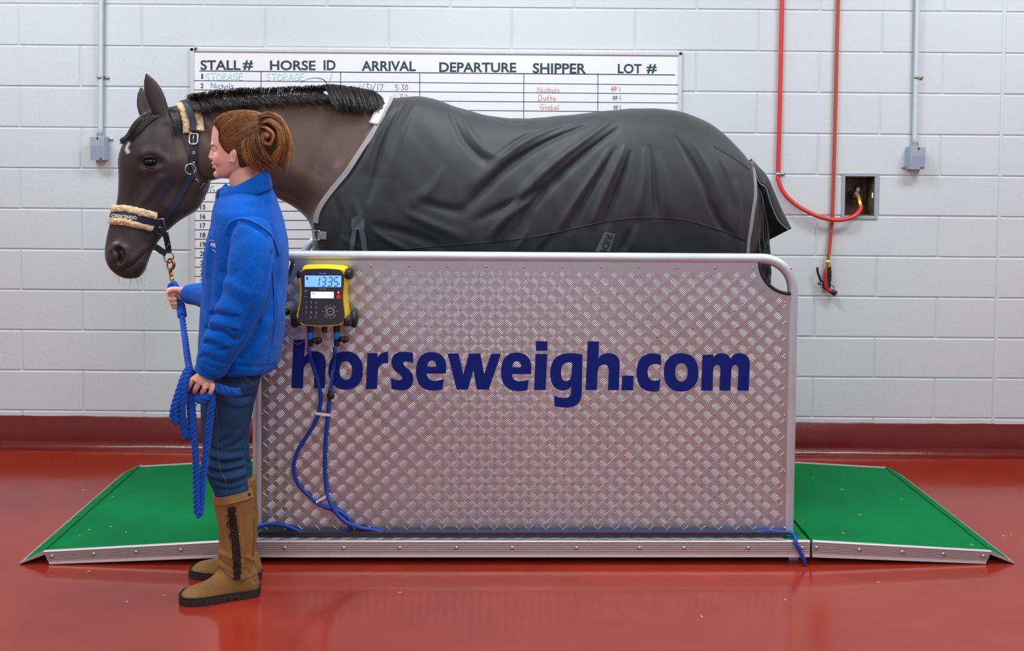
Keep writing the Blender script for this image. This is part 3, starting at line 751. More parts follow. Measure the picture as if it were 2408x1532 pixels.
sg = obj('grip', tube([at(x, y, YN) for x, y in smoothpath([(1948.5, 628), (1949.5, 645), (1948.5, 662), (1946.5, 677)], 6)], [.0125*(1+.10*math.sin(k*1.9)) for k in range(19)], 12), m_black, hn, label='black ribbed spray grip')
obj('shell', tube([at(x, y, YN-.004) for x, y in smoothpath([(1943, 630), (1941, 645), (1941, 662), (1943.5, 677), (1951, 684.5), (1959, 688)], 6)], [.006+.0045*min(1, k/5) for k in range(31)], 12), m_redplast, hn, label='red spray-gun shell')
a, b = at(1954.5, 685.5, YN-.004), at(1965, 691, YN-.006)
obj('nozzle_tip', cat(tube([a, a.lerp(b, .8), b, b], [.0125, .0145, .0145, .009], 14)), m_black, hn, angle=40)
obj('lever', cat(tube([at(x, y, YN-.002) for x, y in smoothpath([(1922, 629), (1923, 641), (1929, 657), (1934, 664), (1936.5, 674), (1943, 680)], 5)], [.0055]*20+[.009]*6, 10), cyl(at(1924, 668, YN), at(1936, 666, YN), .005, 8)), m_black, hn)
obj('pivot', cat(ball(at(1932, 667, YN-.012), .0045), ball(at(1932, 675, YN-.010), .0035)), m_screw, hn)
obj('hanging_loop', tube([at(1956+5*math.cos(q), 677+5*math.sin(q), YN) for q in np.linspace(2.8, 6.6, 12)], .0022, 6), m_black, hn)
# ------------------------------------------------------------------ the horse
def horse_coat():
    m = bpy.data.materials.new('dark_bay_coat'); m.use_nodes = True
    nt = m.node_tree; N = nt.nodes; L = nt.links; b = N['Principled BSDF']
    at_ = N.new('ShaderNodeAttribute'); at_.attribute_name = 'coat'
    tc = N.new('ShaderNodeTexCoord')
    n1 = N.new('ShaderNodeTexNoise'); n1.inputs['Scale'].default_value = 9; n1.inputs['Detail'].default_value = 6
    n2 = N.new('ShaderNodeTexNoise'); n2.inputs['Scale'].default_value = 520; n2.inputs['Detail'].default_value = 3
    for n in (n1, n2): L.new(tc.outputs['Object'], n.inputs['Vector'])
    mx = N.new('ShaderNodeMixRGB'); mx.blend_type = 'MULTIPLY'; mx.inputs[0].default_value = .55
    r = N.new('ShaderNodeValToRGB'); r.color_ramp.elements[0].position = .3; r.color_ramp.elements[1].position = .7
    r.color_ramp.elements[0].color = (.62, .60, .58, 1); r.color_ramp.elements[1].color = (1.25, 1.2, 1.15, 1)
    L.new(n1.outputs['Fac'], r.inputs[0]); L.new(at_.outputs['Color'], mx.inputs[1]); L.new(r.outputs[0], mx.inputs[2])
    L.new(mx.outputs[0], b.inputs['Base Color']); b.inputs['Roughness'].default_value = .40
    b.inputs['Sheen Weight'].default_value = .12; b.inputs['Sheen Roughness'].default_value = .4
    b.inputs['Specular IOR Level'].default_value = .42
    bp = N.new('ShaderNodeBump'); bp.inputs['Strength'].default_value = .16; bp.inputs['Distance'].default_value = .0016
    L.new(n2.outputs['Fac'], bp.inputs['Height']); L.new(bp.outputs[0], b.inputs['Normal'])
    return m
m_coat = horse_coat()
m_mane = mat('black_mane', rgb(34, 30, 30), .42, var=.2, vscale=30)
m_eye = mat('horse_eye', rgb(12, 9, 12), .12, spec=.4)
m_rug = mat('black_rug_fabric', rgb(36, 39, 44), .60, var=.05, vscale=6, bump=.22, bscale=700, bdist=.0008, sheen=.12, spec=.4)
m_lining = mat('black_lining', rgb(16, 16, 20), .8)
m_grey = mat('grey_webbing', rgb(142, 142, 146), .65, bump=.3, bscale=500, bdist=.0006)
m_dgrey = mat('dark_grey_webbing', rgb(88, 90, 96), .65, bump=.3, bscale=500, bdist=.0006)
m_felt = mat('pale_withers_pad', rgb(206, 202, 198), .85, bump=.5, bscale=200)
m_seam = mat('black_seam', rgb(20, 20, 23), .6)
m_nylon = mat('navy_nylon', rgb(30, 36, 58), .52, var=.06, vscale=30, bump=.25, bscale=600, bdist=.0005)
m_fleece = mat('cream_fleece', rgb(214, 186, 146), .95, var=.10, vscale=60, bump=.9, bscale=170, bdist=.004, sheen=.4)
m_silver = mat('nickel_fitting', rgb(222, 220, 214), .18, 1.0)
m_ring = mat('steel_ring', rgb(128, 120, 124), .25, 1.0)
YBODY = 4.12
HPSI = math.radians(26)
HC = at(380, 430, 3.97)
HD = Vector((-math.cos(HPSI), -math.sin(HPSI), 0)); HN = Vector((-math.sin(HPSI), math.cos(HPSI), 0))
def onhead(px, py, off=0.0):
    d = ray(px, py); c = HC+HN*off; t = (c-CAM_O).dot(HN)/d.dot(HN); return CAM_O+d*t
def mirror_head(p): return p-HN*(2*(p-HC).dot(HN))
def egg(F_, B_, lat, n=40, k=.2, p=.82):
    out = []
    for i in range(n):
        th = 2*math.pi*i/n; c, s = math.cos(th), math.sin(th)
        w = math.copysign(abs(s)**p, s)*(1-k*c)
        out.append(F_+(B_-F_)*((1-c)/2)+lat*w)
    return out
def table(rows, m=4):
    """rows of numbers, smoothly densified"""
    return [list(r) for r in smoothpath(rows, m)]
head_rows = table([  # front x,y  back x,y  half width  k
    (352, 262, 436, 244, .050, .0), (326, 275, 458, 275, .078, .02), (304, 305, 476, 325, .098, .05), (288, 338, 489, 372, .108, .10), (277, 372, 494, 410, .108, .18),
    (278, 412, 492, 440, .098, .24), (277, 450, 480, 466, .086, .28), (272, 484, 464, 493, .074, .28), (262, 512, 424, 518, .062, .24), (254, 540, 393, 544, .055, .18),
    (249, 566, 374, 566, .056, .10), (246, 588, 362, 584, .060, .02), (247, 610, 353, 604, .060, .0), (256, 630, 347, 622, .053, .0), (270, 644, 341, 636, .043, .0), (286, 653, 332, 648, .030, .0), (298, 656, 322, 655, .012, .0)])
headR = [egg(onhead(r[0], r[1]), onhead(r[2], r[3]), HN*r[4], 40, r[5]) for r in head_rows]
neck_rows = table([  # top x,y, bottom x,y, half width, Y
    (372, 262, 470, 400, .060, 3.985), (430, 246, 492, 425, .074, 3.99), (480, 240, 524, 420, .080, 4.00), (560, 232, 584, 430, .088, 4.03), (650, 226, 640, 460, .100, 4.06), (750, 222, 702, 494, .125, 4.09),
    (840, 226, 738, 540, .165, 4.11), (930, 240, 752, 640, .220, 4.12), (1000, 256, 860, 700, .262, 4.12)])
neckR = [egg(at(r[0], r[1], r[5]), at(r[2], r[3], r[5]), Vector((0, 1, 0))*r[4], 40, .22, .85) for r in neck_rows]
body_rows = table([
    (860, 262, 760, 640, .190), (930, 240, 800, 700, .235), (1000, 236, 880, 730, .272), (1080, 262, 1000, 745, .292), (1160, 284, 1120, 755, .305), (1250, 288, 1250, 752, .312), (1370, 276, 1390, 735, .308), (1490, 264, 1520, 705, .300),
    (1590, 268, 1620, 690, .290), (1670, 300, 1690, 680, .262), (1730, 350, 1735, 660, .215), (1765, 400, 1768, 610, .150), (1782, 450, 1782, 560, .080), (1786, 480, 1786, 520, .03)])
bodyR = [egg(at(r[0], r[1], YBODY), at(r[2], r[3], YBODY), Vector((0, 1, 0))*r[4], 40, .08, .80) for r in body_rows]
DECK = ZT0+.003
def leg(pts): return tube([Vector(p[:3]) for p in smoothpath([p for p in pts], 5)], [p[3] for p in smoothpath(pts, 5)], 16)
fx = at(880, 700, YBODY).x; hx_ = at(1690, 700, YBODY).x
parts = [rings(headR), rings(neckR), rings(bodyR)]
for s in (-1, 1):
    y = YBODY+s*.13; q = .05 if s > 0 else 0
    parts.append(leg([(fx+.06, y, 1.08, .13), (fx+.02, y, .92, .105), (fx+.01+q, y, .76, .070), (fx+q, y, .60, .055), (fx+q, y, .52, .050), (fx+q, y, .42, .036), (fx+q, y, .28, .034), (fx-.01+q, y, .215, .042), (fx-.035+q, y, .155, .038), (fx-.05+q, y, DECK+.05, .052), (fx-.055+q, y, DECK, .062)]))
    y = YBODY+s*.14; q = -.06 if s > 0 else 0
    parts.append(leg([(hx_-.10, y, 1.05, .17), (hx_-.12+q, y, .88, .135), (hx_-.06+q, y, .74, .085), (hx_+.05+q, y, .60, .060), (hx_+.085+q, y, .52, .055), (hx_+.075+q, y, .40, .040), (hx_+.055+q, y, .28, .038), (hx_+.04+q, y, .215, .044), (hx_+.01+q, y, .155, .040), (hx_-.01+q, y, DECK+.05, .052), (hx_-.015+q, y, DECK, .060)]))
def ear(base, tip, wid, dep, axis_out, cup):
    """a hollow-looking pointed ear: base, tip, half width along axis_out"""
    base, tip = Vector(base), Vector(tip); ax = Vector(axis_out).normalized(); d = (tip-base); nn = d.cross(ax).normalized(); R_ = []
    for i in range(13):
        t = i/12; w = wid*(.62+.9*t-1.52*t*t*t)*(1 if t < .98 else .3)+.002; g = dep*(1-t*.8)+.002
        c = base+d*t+nn*(cup*math.sin(math.pi*t)*.0)
        R_.append([c+ax*(w*math.cos(a))+nn*(g*math.sin(a)) for a in [2*math.pi*k/16 for k in range(16)]])
    return rings(R_)
parts.append(ear(onhead(384, 280, -.055), onhead(343, 170, -.078), .040, .022, HD+Vector((0, 0, -.35)), .01))
parts.append(ear(onhead(352, 290, .060), onhead(330, 203, .085), .036, .022, HD+Vector((0, 0, -.35)), .01))
hm = fuse(parts, .0062, 8, .5)
tr = bvh(hm)
def S(pts, rad, amt, direction=None):
    global tr
    P = [hit(tr, x, y) for x, y in pts]; P = [p for p in P if p is not None]
    push(hm, P, rad, amt, direction)
    Q = [mirror_head(p) for p in P]
    if all(p.x < at(500, 400, 4).x for p in P) and direction is None: push(hm, Q, rad, amt)
# face: brow, eye socket, facial crest, cheek, nostril, mouth
S([(338, 364), (350, 357), (366, 358), (378, 368)], .018, .0065)
S([(336, 384), (345, 381), (357, 381), (372, 380)], .015, -.0075)
S([(338, 402), (356, 403), (374, 398)], .010, .0035)
S([(378, 420), (352, 455), (335, 478)], .016, .007)
S([(330, 420), (318, 460), (308, 490)], .022, -.007)
S([(432, 380), (455, 430), (440, 470), (405, 490)], .045, .010)
S([(392, 300), (400, 335), (398, 360)], .022, -.007)
S([(405, 440), (380, 490), (370, 530)], .022, -.007)
S([(262, 588), (268, 578), (280, 575), (293, 584), (297, 600), (293, 618), (282, 626)], .011, .008)
S([(268, 600), (270, 612)], .010, .005)
tr = bvh(hm)
S([(279, 588), (286, 596), (287, 606), (283, 614)], .0085, -.022); S([(282, 594), (286, 604), (282, 612)], .007, -.014)
S([(346, 590), (334, 604), (320, 618), (302, 632), (288, 640)], .0055, -.006)
S([(338, 586), (322, 602), (306, 616)], .014, .005); S([(338, 620), (322, 636)], .016, .006)
for (x, y) in ((315, 560), (330, 575)): S([(x, y)], .02, .003)
# neck and throat
S([(505, 405), (600, 430), (700, 470)], .022, -.008); S([(520, 330), (640, 370), (740, 440)], .05, .010)
S([(600, 260), (700, 256), (840, 262)], .04, .005); S([(470, 290), (500, 340), (510, 380)], .022, -.010)
S([(770, 330), (740, 400), (728, 470)], .035, -.006); S([(800, 400), (770, 470), (750, 520)], .035, .008)
tr = bvh(hm)
# inner hollow of the near ear, turned forwards and out
hr = thing('horse', 'dark brown horse with a small white star standing on the scale behind the panel', 'horse', (at(1250, 700, YBODY).x, YBODY, DECK))
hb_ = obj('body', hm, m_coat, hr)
co = vco(hm)+np.array(hr.location)
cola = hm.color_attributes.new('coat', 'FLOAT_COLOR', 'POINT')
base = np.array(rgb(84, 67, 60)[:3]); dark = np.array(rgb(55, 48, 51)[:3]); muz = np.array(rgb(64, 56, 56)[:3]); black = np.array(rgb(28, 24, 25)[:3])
C = np.tile(base, (len(co), 1))
hp_ = np.array(HC); hd = (co-hp_)@np.array(HD)
xh = at(480, 400, 4.0).x
w = np.clip((xh-co[:, 0])/.16+.3, 0, 1)[:, None]; C = C*(1-w)+dark*w
pm = np.array(onhead(300, 610)); w = np.exp(-(np.linalg.norm(co-pm, axis=1)/.13)**2)[:, None]*.8; C = C*(1-w)+muz*w
w = np.clip((.62-co[:, 2])/.15, 0, 1)[:, None]; C = C*(1-w)+black*w
w = np.clip((co[:, 0]-at(1700, 500, YBODY).x)/.1, 0, 1)[:, None]; C = C*(1-w)+black*w  # dark hindquarter, blackened further to stand for shade inside the tail flap
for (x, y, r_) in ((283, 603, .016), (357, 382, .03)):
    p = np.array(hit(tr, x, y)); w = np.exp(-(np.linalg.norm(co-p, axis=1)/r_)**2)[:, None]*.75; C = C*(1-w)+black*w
star = [np.array(hit(tr, x, y)) for x, y in ((302, 338), (298, 346), (297, 351), (301, 357))]
d = np.full(len(co), 9.0)
for a_, b_ in zip(star[:-1], star[1:]):
    ab = b_-a_; t = np.clip(((co-a_)@ab)/(ab@ab), 0, 1); d = np.minimum(d, np.linalg.norm(co-(a_+t[:, None]*ab), axis=1))
w = np.clip(1.5-d/.0065, 0, 1)[:, None]; C = C*(1-w)+np.array(rgb(236, 228, 224)[:3])*w
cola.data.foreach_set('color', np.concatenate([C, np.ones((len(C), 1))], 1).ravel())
# eyes
pe = hit(tr, 357, 381); ne = (-HN*.9+HD*.25).normalized(); ce = pe-ne*(-.002)
for c, n_ in ((ce, ne), (mirror_head(ce), (ne-HN*2*ne.dot(HN)))):
    R_ = Matrix((HD, n_.cross(HD).normalized(), n_)).transposed()
    e_ = ball(c-n_*.008, (.0315, .0215, .0185), 24, 16, R_); e = obj('eye', e_, m_eye, hr)
    up = Vector((0, 0, 1))
    def lid(a0, a1, rr, ry, lift, rad):
        return [c-n_*.004+HD*(rr*math.cos(a))+up*(ry*math.sin(a)+lift)+n_*(.010*(1-abs(math.cos(a))**2)) for a in np.linspace(a0, a1, 14)]
    P = lid(-.15, math.pi+.2, .0345, .0208, .0, 0); obj('eyelid', tube(P, [.0005+.0042*math.sin(math.pi*i/13) for i in range(14)], 8), mat_lid if 'mat_lid' in globals() else globals().setdefault('mat_lid', mat('dark_eyelid', rgb(40, 34, 35), .4)), hr)
    P = lid(math.pi-.1, 2*math.pi+.15, .0345, .0205, -.001, 0); obj('eyelid', tube(P, [.0004+.0030*math.sin(math.pi*i/13) for i in range(14)], 8), mat_lid, hr)
# mane, forelock, tail, whiskers: bundles of tapering strands
rh = random.Random(11)
def lock(P, n, spread, r0, r1, wob=.0):
    out = []
    for _ in range(n):
        o = Vector((rh.gauss(0, spread), rh.gauss(0, spread), rh.gauss(0, spread*.6))); k = len(P); w1 = Vector((rh.gauss(0, wob), rh.gauss(0, wob), rh.gauss(0, wob)))
        out.append(strand([Vector(p)+o*(.55+.45*i/(k-1))+w1*(i/(k-1))**2 for i, p in enumerate(P)], r0, r1, 4))
    return out
strs = []
crest = smoothpath([(440, 240), (480, 234), (560, 226), (650, 220), (750, 216), (800, 216), (850, 222), (900, 236)], 24)
top_h = [(440, 223), (500, 213), (560, 208), (640, 207), (700, 203), (780, 200), (830, 205), (880, 215), (905, 236)]
for i in range(1150):
    u = rh.random(); j = int(u*(len(crest)-1)); x, y = crest[j]
    Yc = np.interp(x, [440, 650, 900], [3.99, 4.06, 4.12])+rh.gauss(0, .012)
    ty = np.interp(x, [p[0] for p in top_h], [p[1] for p in top_h])
    if x < 760:                                         # short, bristling upright then tipping over
        h_ = (y-ty)*rh.uniform(.7, 1.12); dx = rh.uniform(2, 18)*(.4+.6*rh.random())
        sd = -rh.uniform(.0, .05)
        b0 = at(x, y+rh.uniform(0, 10), Yc-.02*rh.random()); 
        P = [b0, at(x+dx*.35, y-h_*.55, Yc+sd*.3), at(x+dx*.8, y-h_, Yc+sd*.8), at(x+dx*1.3, y-h_*.95+rh.uniform(-3, 5), Yc+sd*1.4)]
        strs.append(strand(smoothpath(P, 2), .0022, .0005, 4))
        if rh.random() < .85:                           # the part lying down the near side of the crest
            P = [at(x-4, y-4, Yc-.005), at(x+4, y+4, Yc-.045), at(x+14+rh.uniform(-4, 6), y+10+rh.uniform(0, 12), Yc-.072), at(x+24+rh.uniform(-6, 8), y+14+rh.uniform(0, 14), Yc-.083)]
            strs.append(strand(smoothpath(P, 2), .0024, .0006, 4))
    else:                                               # longer hair falling towards the rug
        L_ = rh.uniform(.5, 1.0)
        P = [at(x-8, y-2, Yc), at(x, ty+rh.uniform(-2, 5), Yc-.03), at(x+18*L_, ty+8+20*L_, Yc-.085), at(x+30*L_+rh.uniform(-5, 8), ty+25+42*L_, Yc-.115)]
        strs.append(strand(smoothpath(P, 3), .0030, .0006, 4))
for P in ([(772, 206), (764, 190), (748, 184), (724, 186), (706, 196)], [(770, 204), (776, 190), (779, 176), (782, 168)], [(450, 236), (446, 226), (440, 222), (443, 230)], [(446, 240), (440, 234), (437, 228), (441, 224)]):
    strs.append(strand([at(x, y, 4.07 if x > 600 else 3.98) for x, y in smoothpath(P, 6)], .0025 if len(P) > 4 else .0012, .0006, 5))
mane = obj('mane', cat(*strs), m_mane, hr, fix=False)
strs = []
hsk = BVHTree.FromPolygons([tuple(v) for v in co], [tuple(p.vertices) for p in hm.polygons])
def onskin(x, y, off):
    p, n_ = hitn(hsk, x, y); return onhead(x, y) if p is None else p+n_*off
for i in range(230):                                    # forelock: between the ears, sweeping down the forehead
    L_ = rh.uniform(.6, 1.0); q = rh.gauss(0, .030); e_ = rh.uniform(0, 1)
    P = [onhead(364+rh.uniform(-14, 14), 266+rh.uniform(-5, 5), q*.5), onhead(340+rh.uniform(-5, 5), 271+5*e_, q), onhead(320+rh.uniform(-5, 5), 287+5*e_, q), onhead(304-4*L_+rh.uniform(-4, 4), 306+14*L_, q), onhead(293-8*L_+rh.uniform(-5, 4), 318+24*L_*rh.uniform(.5, 1), q)]
    strs.append(strand(smoothpath(P, 3), .0015, .0004, 4))
for i in range(120):                                    # wisps down the near side of the forehead
    o = rh.uniform(0, 1); L_ = rh.uniform(.5, 1.0)
    P = [onskin(360+16*o, 272, .004), onskin(338+12*o, 286+6*o, .006), onskin(322+10*o, 302+10*o, .006), onskin(312+8*o-3*L_, 314+12*o*L_, .005), onskin(306+10*o-4*L_, 318+16*L_*(.4+o*.6), .003)]
    strs.append(strand(smoothpath(P, 3), .0014, .0004, 4))
for i in range(90):                                    # hair behind the near ear, lying down the cheek side
    o = rh.uniform(0, 1); P = [onskin(396+24*o, 262+rh.uniform(-4, 4), .006), onskin(404+18*o, 280, .006), onskin(408+16*o+rh.uniform(-3, 3), 298+rh.uniform(-6, 6), .005), onskin(412+12*o+rh.uniform(-14, 6), 310+rh.uniform(-12, 18), .002)]
    strs.append(strand(smoothpath(P, 3), .0010, .0003, 4))
obj('forelock', cat(*strs), m_mane, hr, fix=False)
strs = []
for i in range(800):
    o = rh.gauss(0, .022); o2 = rh.gauss(0, .045); px = 1768+rh.uniform(-12, 14)
    P = [at(px, 430, YBODY+o2*.5), at(px+14, 470, YBODY+o2), at(px+16+rh.uniform(-8, 12), 560, YBODY+o2*1.3), at(px+8+rh.uniform(-14, 24), 640, YBODY+o2*1.7), at(px+rh.uniform(-16, 26), 800, YBODY+o2*2), at(px+rh.uniform(-16, 18), 930+rh.uniform(-40, 40), YBODY+o2*1.5)]
    strs.append(strand(smoothpath(P, 3), .0035, .0010, 4))
obj('tail', cat(*strs), m_mane, hr, fix=False)
strs = []
for i in range(60):
    x, y = rh.uniform(270, 345), rh.uniform(612, 652); p, n_ = hitn(tr, x, y)
    if p is None: continue
    L_ = rh.uniform(.015, .045); strs.append(strand([p, p+n_*L_*.5+Vector((0, 0, -.004)), p+n_*L_+Vector((rh.gauss(0, .006), 0, -.018))], .0006, .0002, 3))
obj('whiskers', cat(*strs), m_mane, hr, fix=False)
# ------------------------------------------------------------------ the horse's rug
bodytree = bvh(hm); HL = Vector(hr.location)
def bray(o, d, dist=2.0):
    h_ = bodytree.ray_cast(Vector(o)-HL, Vector(d), dist); return None if h_[0] is None else h_[0]+HL
YN_ = YBODY-.30
FE = [(916, 222), (908, 250), (885, 290), (858, 335), (830, 375), (800, 415), (772, 450), (748, 482), (736, 510), (737, 540), (746, 570), (752, 600), (760, 660), (770, 760)]
RE = [(1768, 370), (1777, 395), (1781, 425), (1778, 470), (1766, 520), (1757, 560), (1754, 600), (1752, 680), (1750, 760)]
def ztab(E, Ytop, Yside):
    P = [at(x, y, Ytop if i == 0 else (Ytop+Yside)/2 if i == 1 else Yside) for i, (x, y) in enumerate(E)]
    P.sort(key=lambda p: p.z); return np.array([p.z for p in P]), np.array([p.x for p in P])
fz, fxx = ztab(FE, YBODY, YN_+.08); rz_, rxx = ztab(RE, YBODY, YN_+.12)
NU, NV = 260, 110; ZBOT = at(1250, 745, YN_).z
def rug_side(sgn):
    G = []
    for i in range(NU+1):
        u = i/NU; colp = []; x = None; ymax = 0; zt = None
        for j in range(NV+1):
            v = j/NV
            if v <= .55:
                phi = (v/.55)*math.pi/2*1.0
                xx = x if x is not None else np.interp(1.6, fz, fxx)*(1-u)+np.interp(1.5, rz_, rxx)*u
                for _ in range(4):
                    top = bray((xx, YBODY, 1.2), (0, 0, 1)); top = top.z if top else 1.5
                    zc = top-.30
                    p = bray((xx, YBODY+sgn*.002, zc), (0, sgn*math.sin(phi), math.cos(phi)))
                    if p is None: p = Vector((xx, YBODY+sgn*.1*math.sin(phi), zc+.3*math.cos(phi)))
                    xf2, xr2 = np.interp(p.z, fz, fxx), np.interp(p.z, rz_, rxx); xx = xf2*(1-u)+xr2*u
                x = xx; q = Vector((0, sgn*math.sin(phi), math.cos(phi))); p = p+q*.016
                yy = abs(p.y-YBODY); ymax = max(ymax, yy); zl = p.z
                colp.append([x, ymax, p.z])
            else:
                t = (v-.55)/.45; z = zl*(1-t)+ZBOT*t
                xf2, xr2 = np.interp(z, fz, fxx), np.interp(z, rz_, rxx); x2 = xf2*(1-u)+xr2*u
                p = bray((x2, YBODY+sgn*.9, z), (0, -sgn, 0))
                yy = abs(p.y-YBODY)+.016 if p is not None and abs(p.y-YBODY) < .4 else 0
                ymax = max(ymax-.0010, yy); colp.append([x2, ymax, z])
        G.append(colp)
    G = np.array(G)
    for _ in range(30):                                  # let the cloth even out
        H_ = G.copy(); H_[1:-1, 1:-1, 1:] = (G[:-2, 1:-1, 1:]+G[2:, 1:-1, 1:]+G[1:-1, :-2, 1:]+G[1:-1, 2:, 1:])/4
        H_[0, 1:-1, 1] = (G[0, :-2, 1]+G[0, 2:, 1])/2; H_[-1, 1:-1, 1] = (G[-1, :-2, 1]+G[-1, 2:, 1])/2
        G = H_
    G[:, :, 1] = YBODY+sgn*G[:, :, 1]
    return G
GN = rug_side(-1); GF = rug_side(1)
GN[:, 0, 1] = GF[:, 0, 1] = YBODY; zz = (GN[:, 0, 2]+GF[:, 0, 2])/2; GN[:, 0, 2] = GF[:, 0, 2] = zz
full = [list(map(Vector, GF[i, ::-1][:-1]))+list(map(Vector, GN[i])) for i in range(NU+1)]
rugm = to_mesh('rug', grid(full))
rt = bvh(rugm)
ridge_up = []
def fold(pts, rad, amt):
    P = [hit(rt, x, y) for x, y in smoothpath(pts, 4)]; P = [p for p in P if p is not None]
    if len(P) < 2: return
    c0 = vco(rugm); A = np.array([p[:] for p in P]); best = np.full(len(c0), 1e9); tt = np.zeros(len(c0)); n = len(A)-1
    for i in range(n):                                   # fades out towards both ends, wider at its foot
        ab = A[i+1]-A[i]; t = np.clip(((c0-A[i])@ab)/(ab@ab), 0, 1); dd = np.linalg.norm(c0-(A[i]+t[:, None]*ab), axis=1)
        m_ = dd < best; best[m_] = dd[m_]; tt[m_] = ((i+t)/n)[m_]
    r_ = rad*.82*(.5+.75*tt); w = np.exp(-(best/r_)**2)*np.clip(np.sin(np.pi*np.clip(tt*.86+.07, 0, 1)), 0, 1)**.8*amt*1.08
    c0[:, 1] -= w; setco(rugm, c0)
# hollows (dark) and standing folds (light), read off the hanging cloth
for pts, rad, amt in (
    ([(1452, 305), (1400, 342), (1330, 402), (1262, 470), (1215, 545)], .020, -.022), ([(1440, 285), (1385, 322), (1310, 378), (1235, 448), (1190, 520)], .022, .016),
    ([(1380, 296), (1290, 332), (1200, 388), (1135, 450), (1096, 492)], .022, -.022), ([(1340, 288), (1262, 318), (1180, 368), (1110, 432)], .024, .014),
    ([(1300, 300), (1230, 326), (1170, 372), (1128, 412)], .018, -.013), ([(1280, 440), (1200, 480), (1120, 520)], .020, -.012), ([(1270, 462), (1190, 512), (1150, 560)], .018, .010),
    ([(1482, 358), (1468, 402), (1445, 465), (1422, 530)], .015, -.020), ([(1470, 345), (1448, 392), (1420, 455), (1395, 520)], .015, .014), ([(1448, 350), (1415, 405), (1375, 470), (1335, 545)], .014, -.014),
    ([(1432, 352), (1395, 410), (1350, 478), (1310, 545)], .014, .010),
    ([(1530, 345), (1537, 400), (1540, 455), (1545, 505)], .014, -.015), ([(1516, 352), (1515, 410), (1508, 460), (1500, 505)], .016, .011), ([(1552, 360), (1562, 420), (1570, 500)], .018, .008),
    ([(1590, 322), (1622, 372), (1652, 430), (1672, 480)], .018, -.014), ([(1612, 318), (1650, 370), (1680, 430), (1695, 478)], .020, .010), ([(1650, 420), (1668, 470), (1690, 520), (1720, 555)], .015, -.011),
    ([(1690, 380), (1708, 430), (1715, 490)], .018, -.009), ([(1730, 430), (1738, 490), (1735, 545)], .018, .008),
    ([(955, 238), (922, 290), (900, 345), (884, 410), (868, 470)], .017, -.018), ([(940, 232), (905, 285), (880, 335), (862, 392)], .015, .012), ([(980, 240), (950, 300), (928, 370), (915, 450)], .022, .010),
    ([(900, 275), (870, 330), (835, 390), (800, 440)], .013, -.007), ([(1060, 268), (1090, 330), (1128, 372), (1150, 380)], .022, -.012), ([(1085, 262), (1110, 318), (1145, 355), (1185, 372)], .022, .009),
    ([(1040, 400), (1010, 450), (960, 480)], .030, .008), ([(980, 470), (1040, 490), (1090, 500)], .022, -.010), ([(950, 500), (1020, 530), (1090, 560)], .022, .009), ([(880, 530), (960, 550), (1040, 580)], .020, -.010),
    ([(880, 545), (920, 570), (960, 590)], .014, .009), ([(800, 560), (830, 575), (850, 590)], .014, .008), ([(790, 470), (800, 520), (795, 580)], .022, -.010), ([(830, 470), (845, 520), (842, 590)], .022, .008),
    ([(1210, 500), (1180, 545), (1170, 590)], .018, -.010), ([(1240, 540), (1215, 590)], .016, .009), ([(1300, 555), (1270, 600)], .014, -.009), ([(1480, 540), (1462, 590)], .014, -.010), ([(1500, 530), (1485, 590)], .013, .008),
    ([(1180, 285), (1215, 296), (1255, 292)], .018, -.012), ([(1140, 284), (1180, 292)], .016, .006), ([(1430, 262), (1390, 275), (1330, 290)], .020, .006)):
    fold(pts, rad, amt)
co = vco(rugm); nz = np.array([mnoise.noise(Vector((p[0]*4.5, p[1]*4, p[2]*4)))*.005+mnoise.noise(Vector(((p[0]+p[2]*.6)*15+7, p[1]*9, (p[2]-p[0]*.6)*5)))*.0030 for p in co])
setco(rugm, co+vno(rugm)*nz[:, None]*(1 if vno(rugm)[0].dot(Vector((0, 1, 0))) > -2 else 1))
# the horse's own skin keeps clear of the cloth
bc = vco(hm)+np.array(HL); bn = vno(hm)
ins = (bc[:, 0] > np.interp(bc[:, 2], fz, fxx)+.03) & (bc[:, 0] < np.interp(bc[:, 2], rz_, rxx)-.02) & (bc[:, 2] > .72) & (bc[:, 0] > at(745, 500, YBODY).x)
k_in = np.clip((bc[:, 2]-.72)/.08, 0, 1)*np.clip((bc[:, 0]-np.interp(bc[:, 2], fz, fxx)-.03)/.05, 0, 1)*np.clip((np.interp(bc[:, 2], rz_, rxx)-.02-bc[:, 0])/.06, 0, 1)
setco(hm, vco(hm)-bn*(ins*k_in*.034)[:, None])
rug = thing('horse_rug', 'black turnout rug with grey edge binding draped over the horse', 'rug', (at(1250, 700, YBODY).x, YBODY, ZBOT))
rt = bvh(rugm); rugm_local = rugm.copy()
rb_ = obj('fabric', solid(([tuple(v) for v in vco(rugm)], [tuple(p.vertices) for p in rugm.polygons]), .003), m_rug, rug, fix=True)
def ribbon(tree, pts, wpx, th, off, n=6, round_=0, smooth=3):
    """a strap lying on a surface: pixel centre line, width in pixels, thickness; returns (verts, faces)"""
    C = []
    for q in smoothpath(pts, n):
        p, nn = hitn(tree, q[0], q[1])
        if p is not None: C.append((p, nn))
    return strap3([c[0] for c in C], [c[1] for c in C], wpx, th, off, round_, smooth)
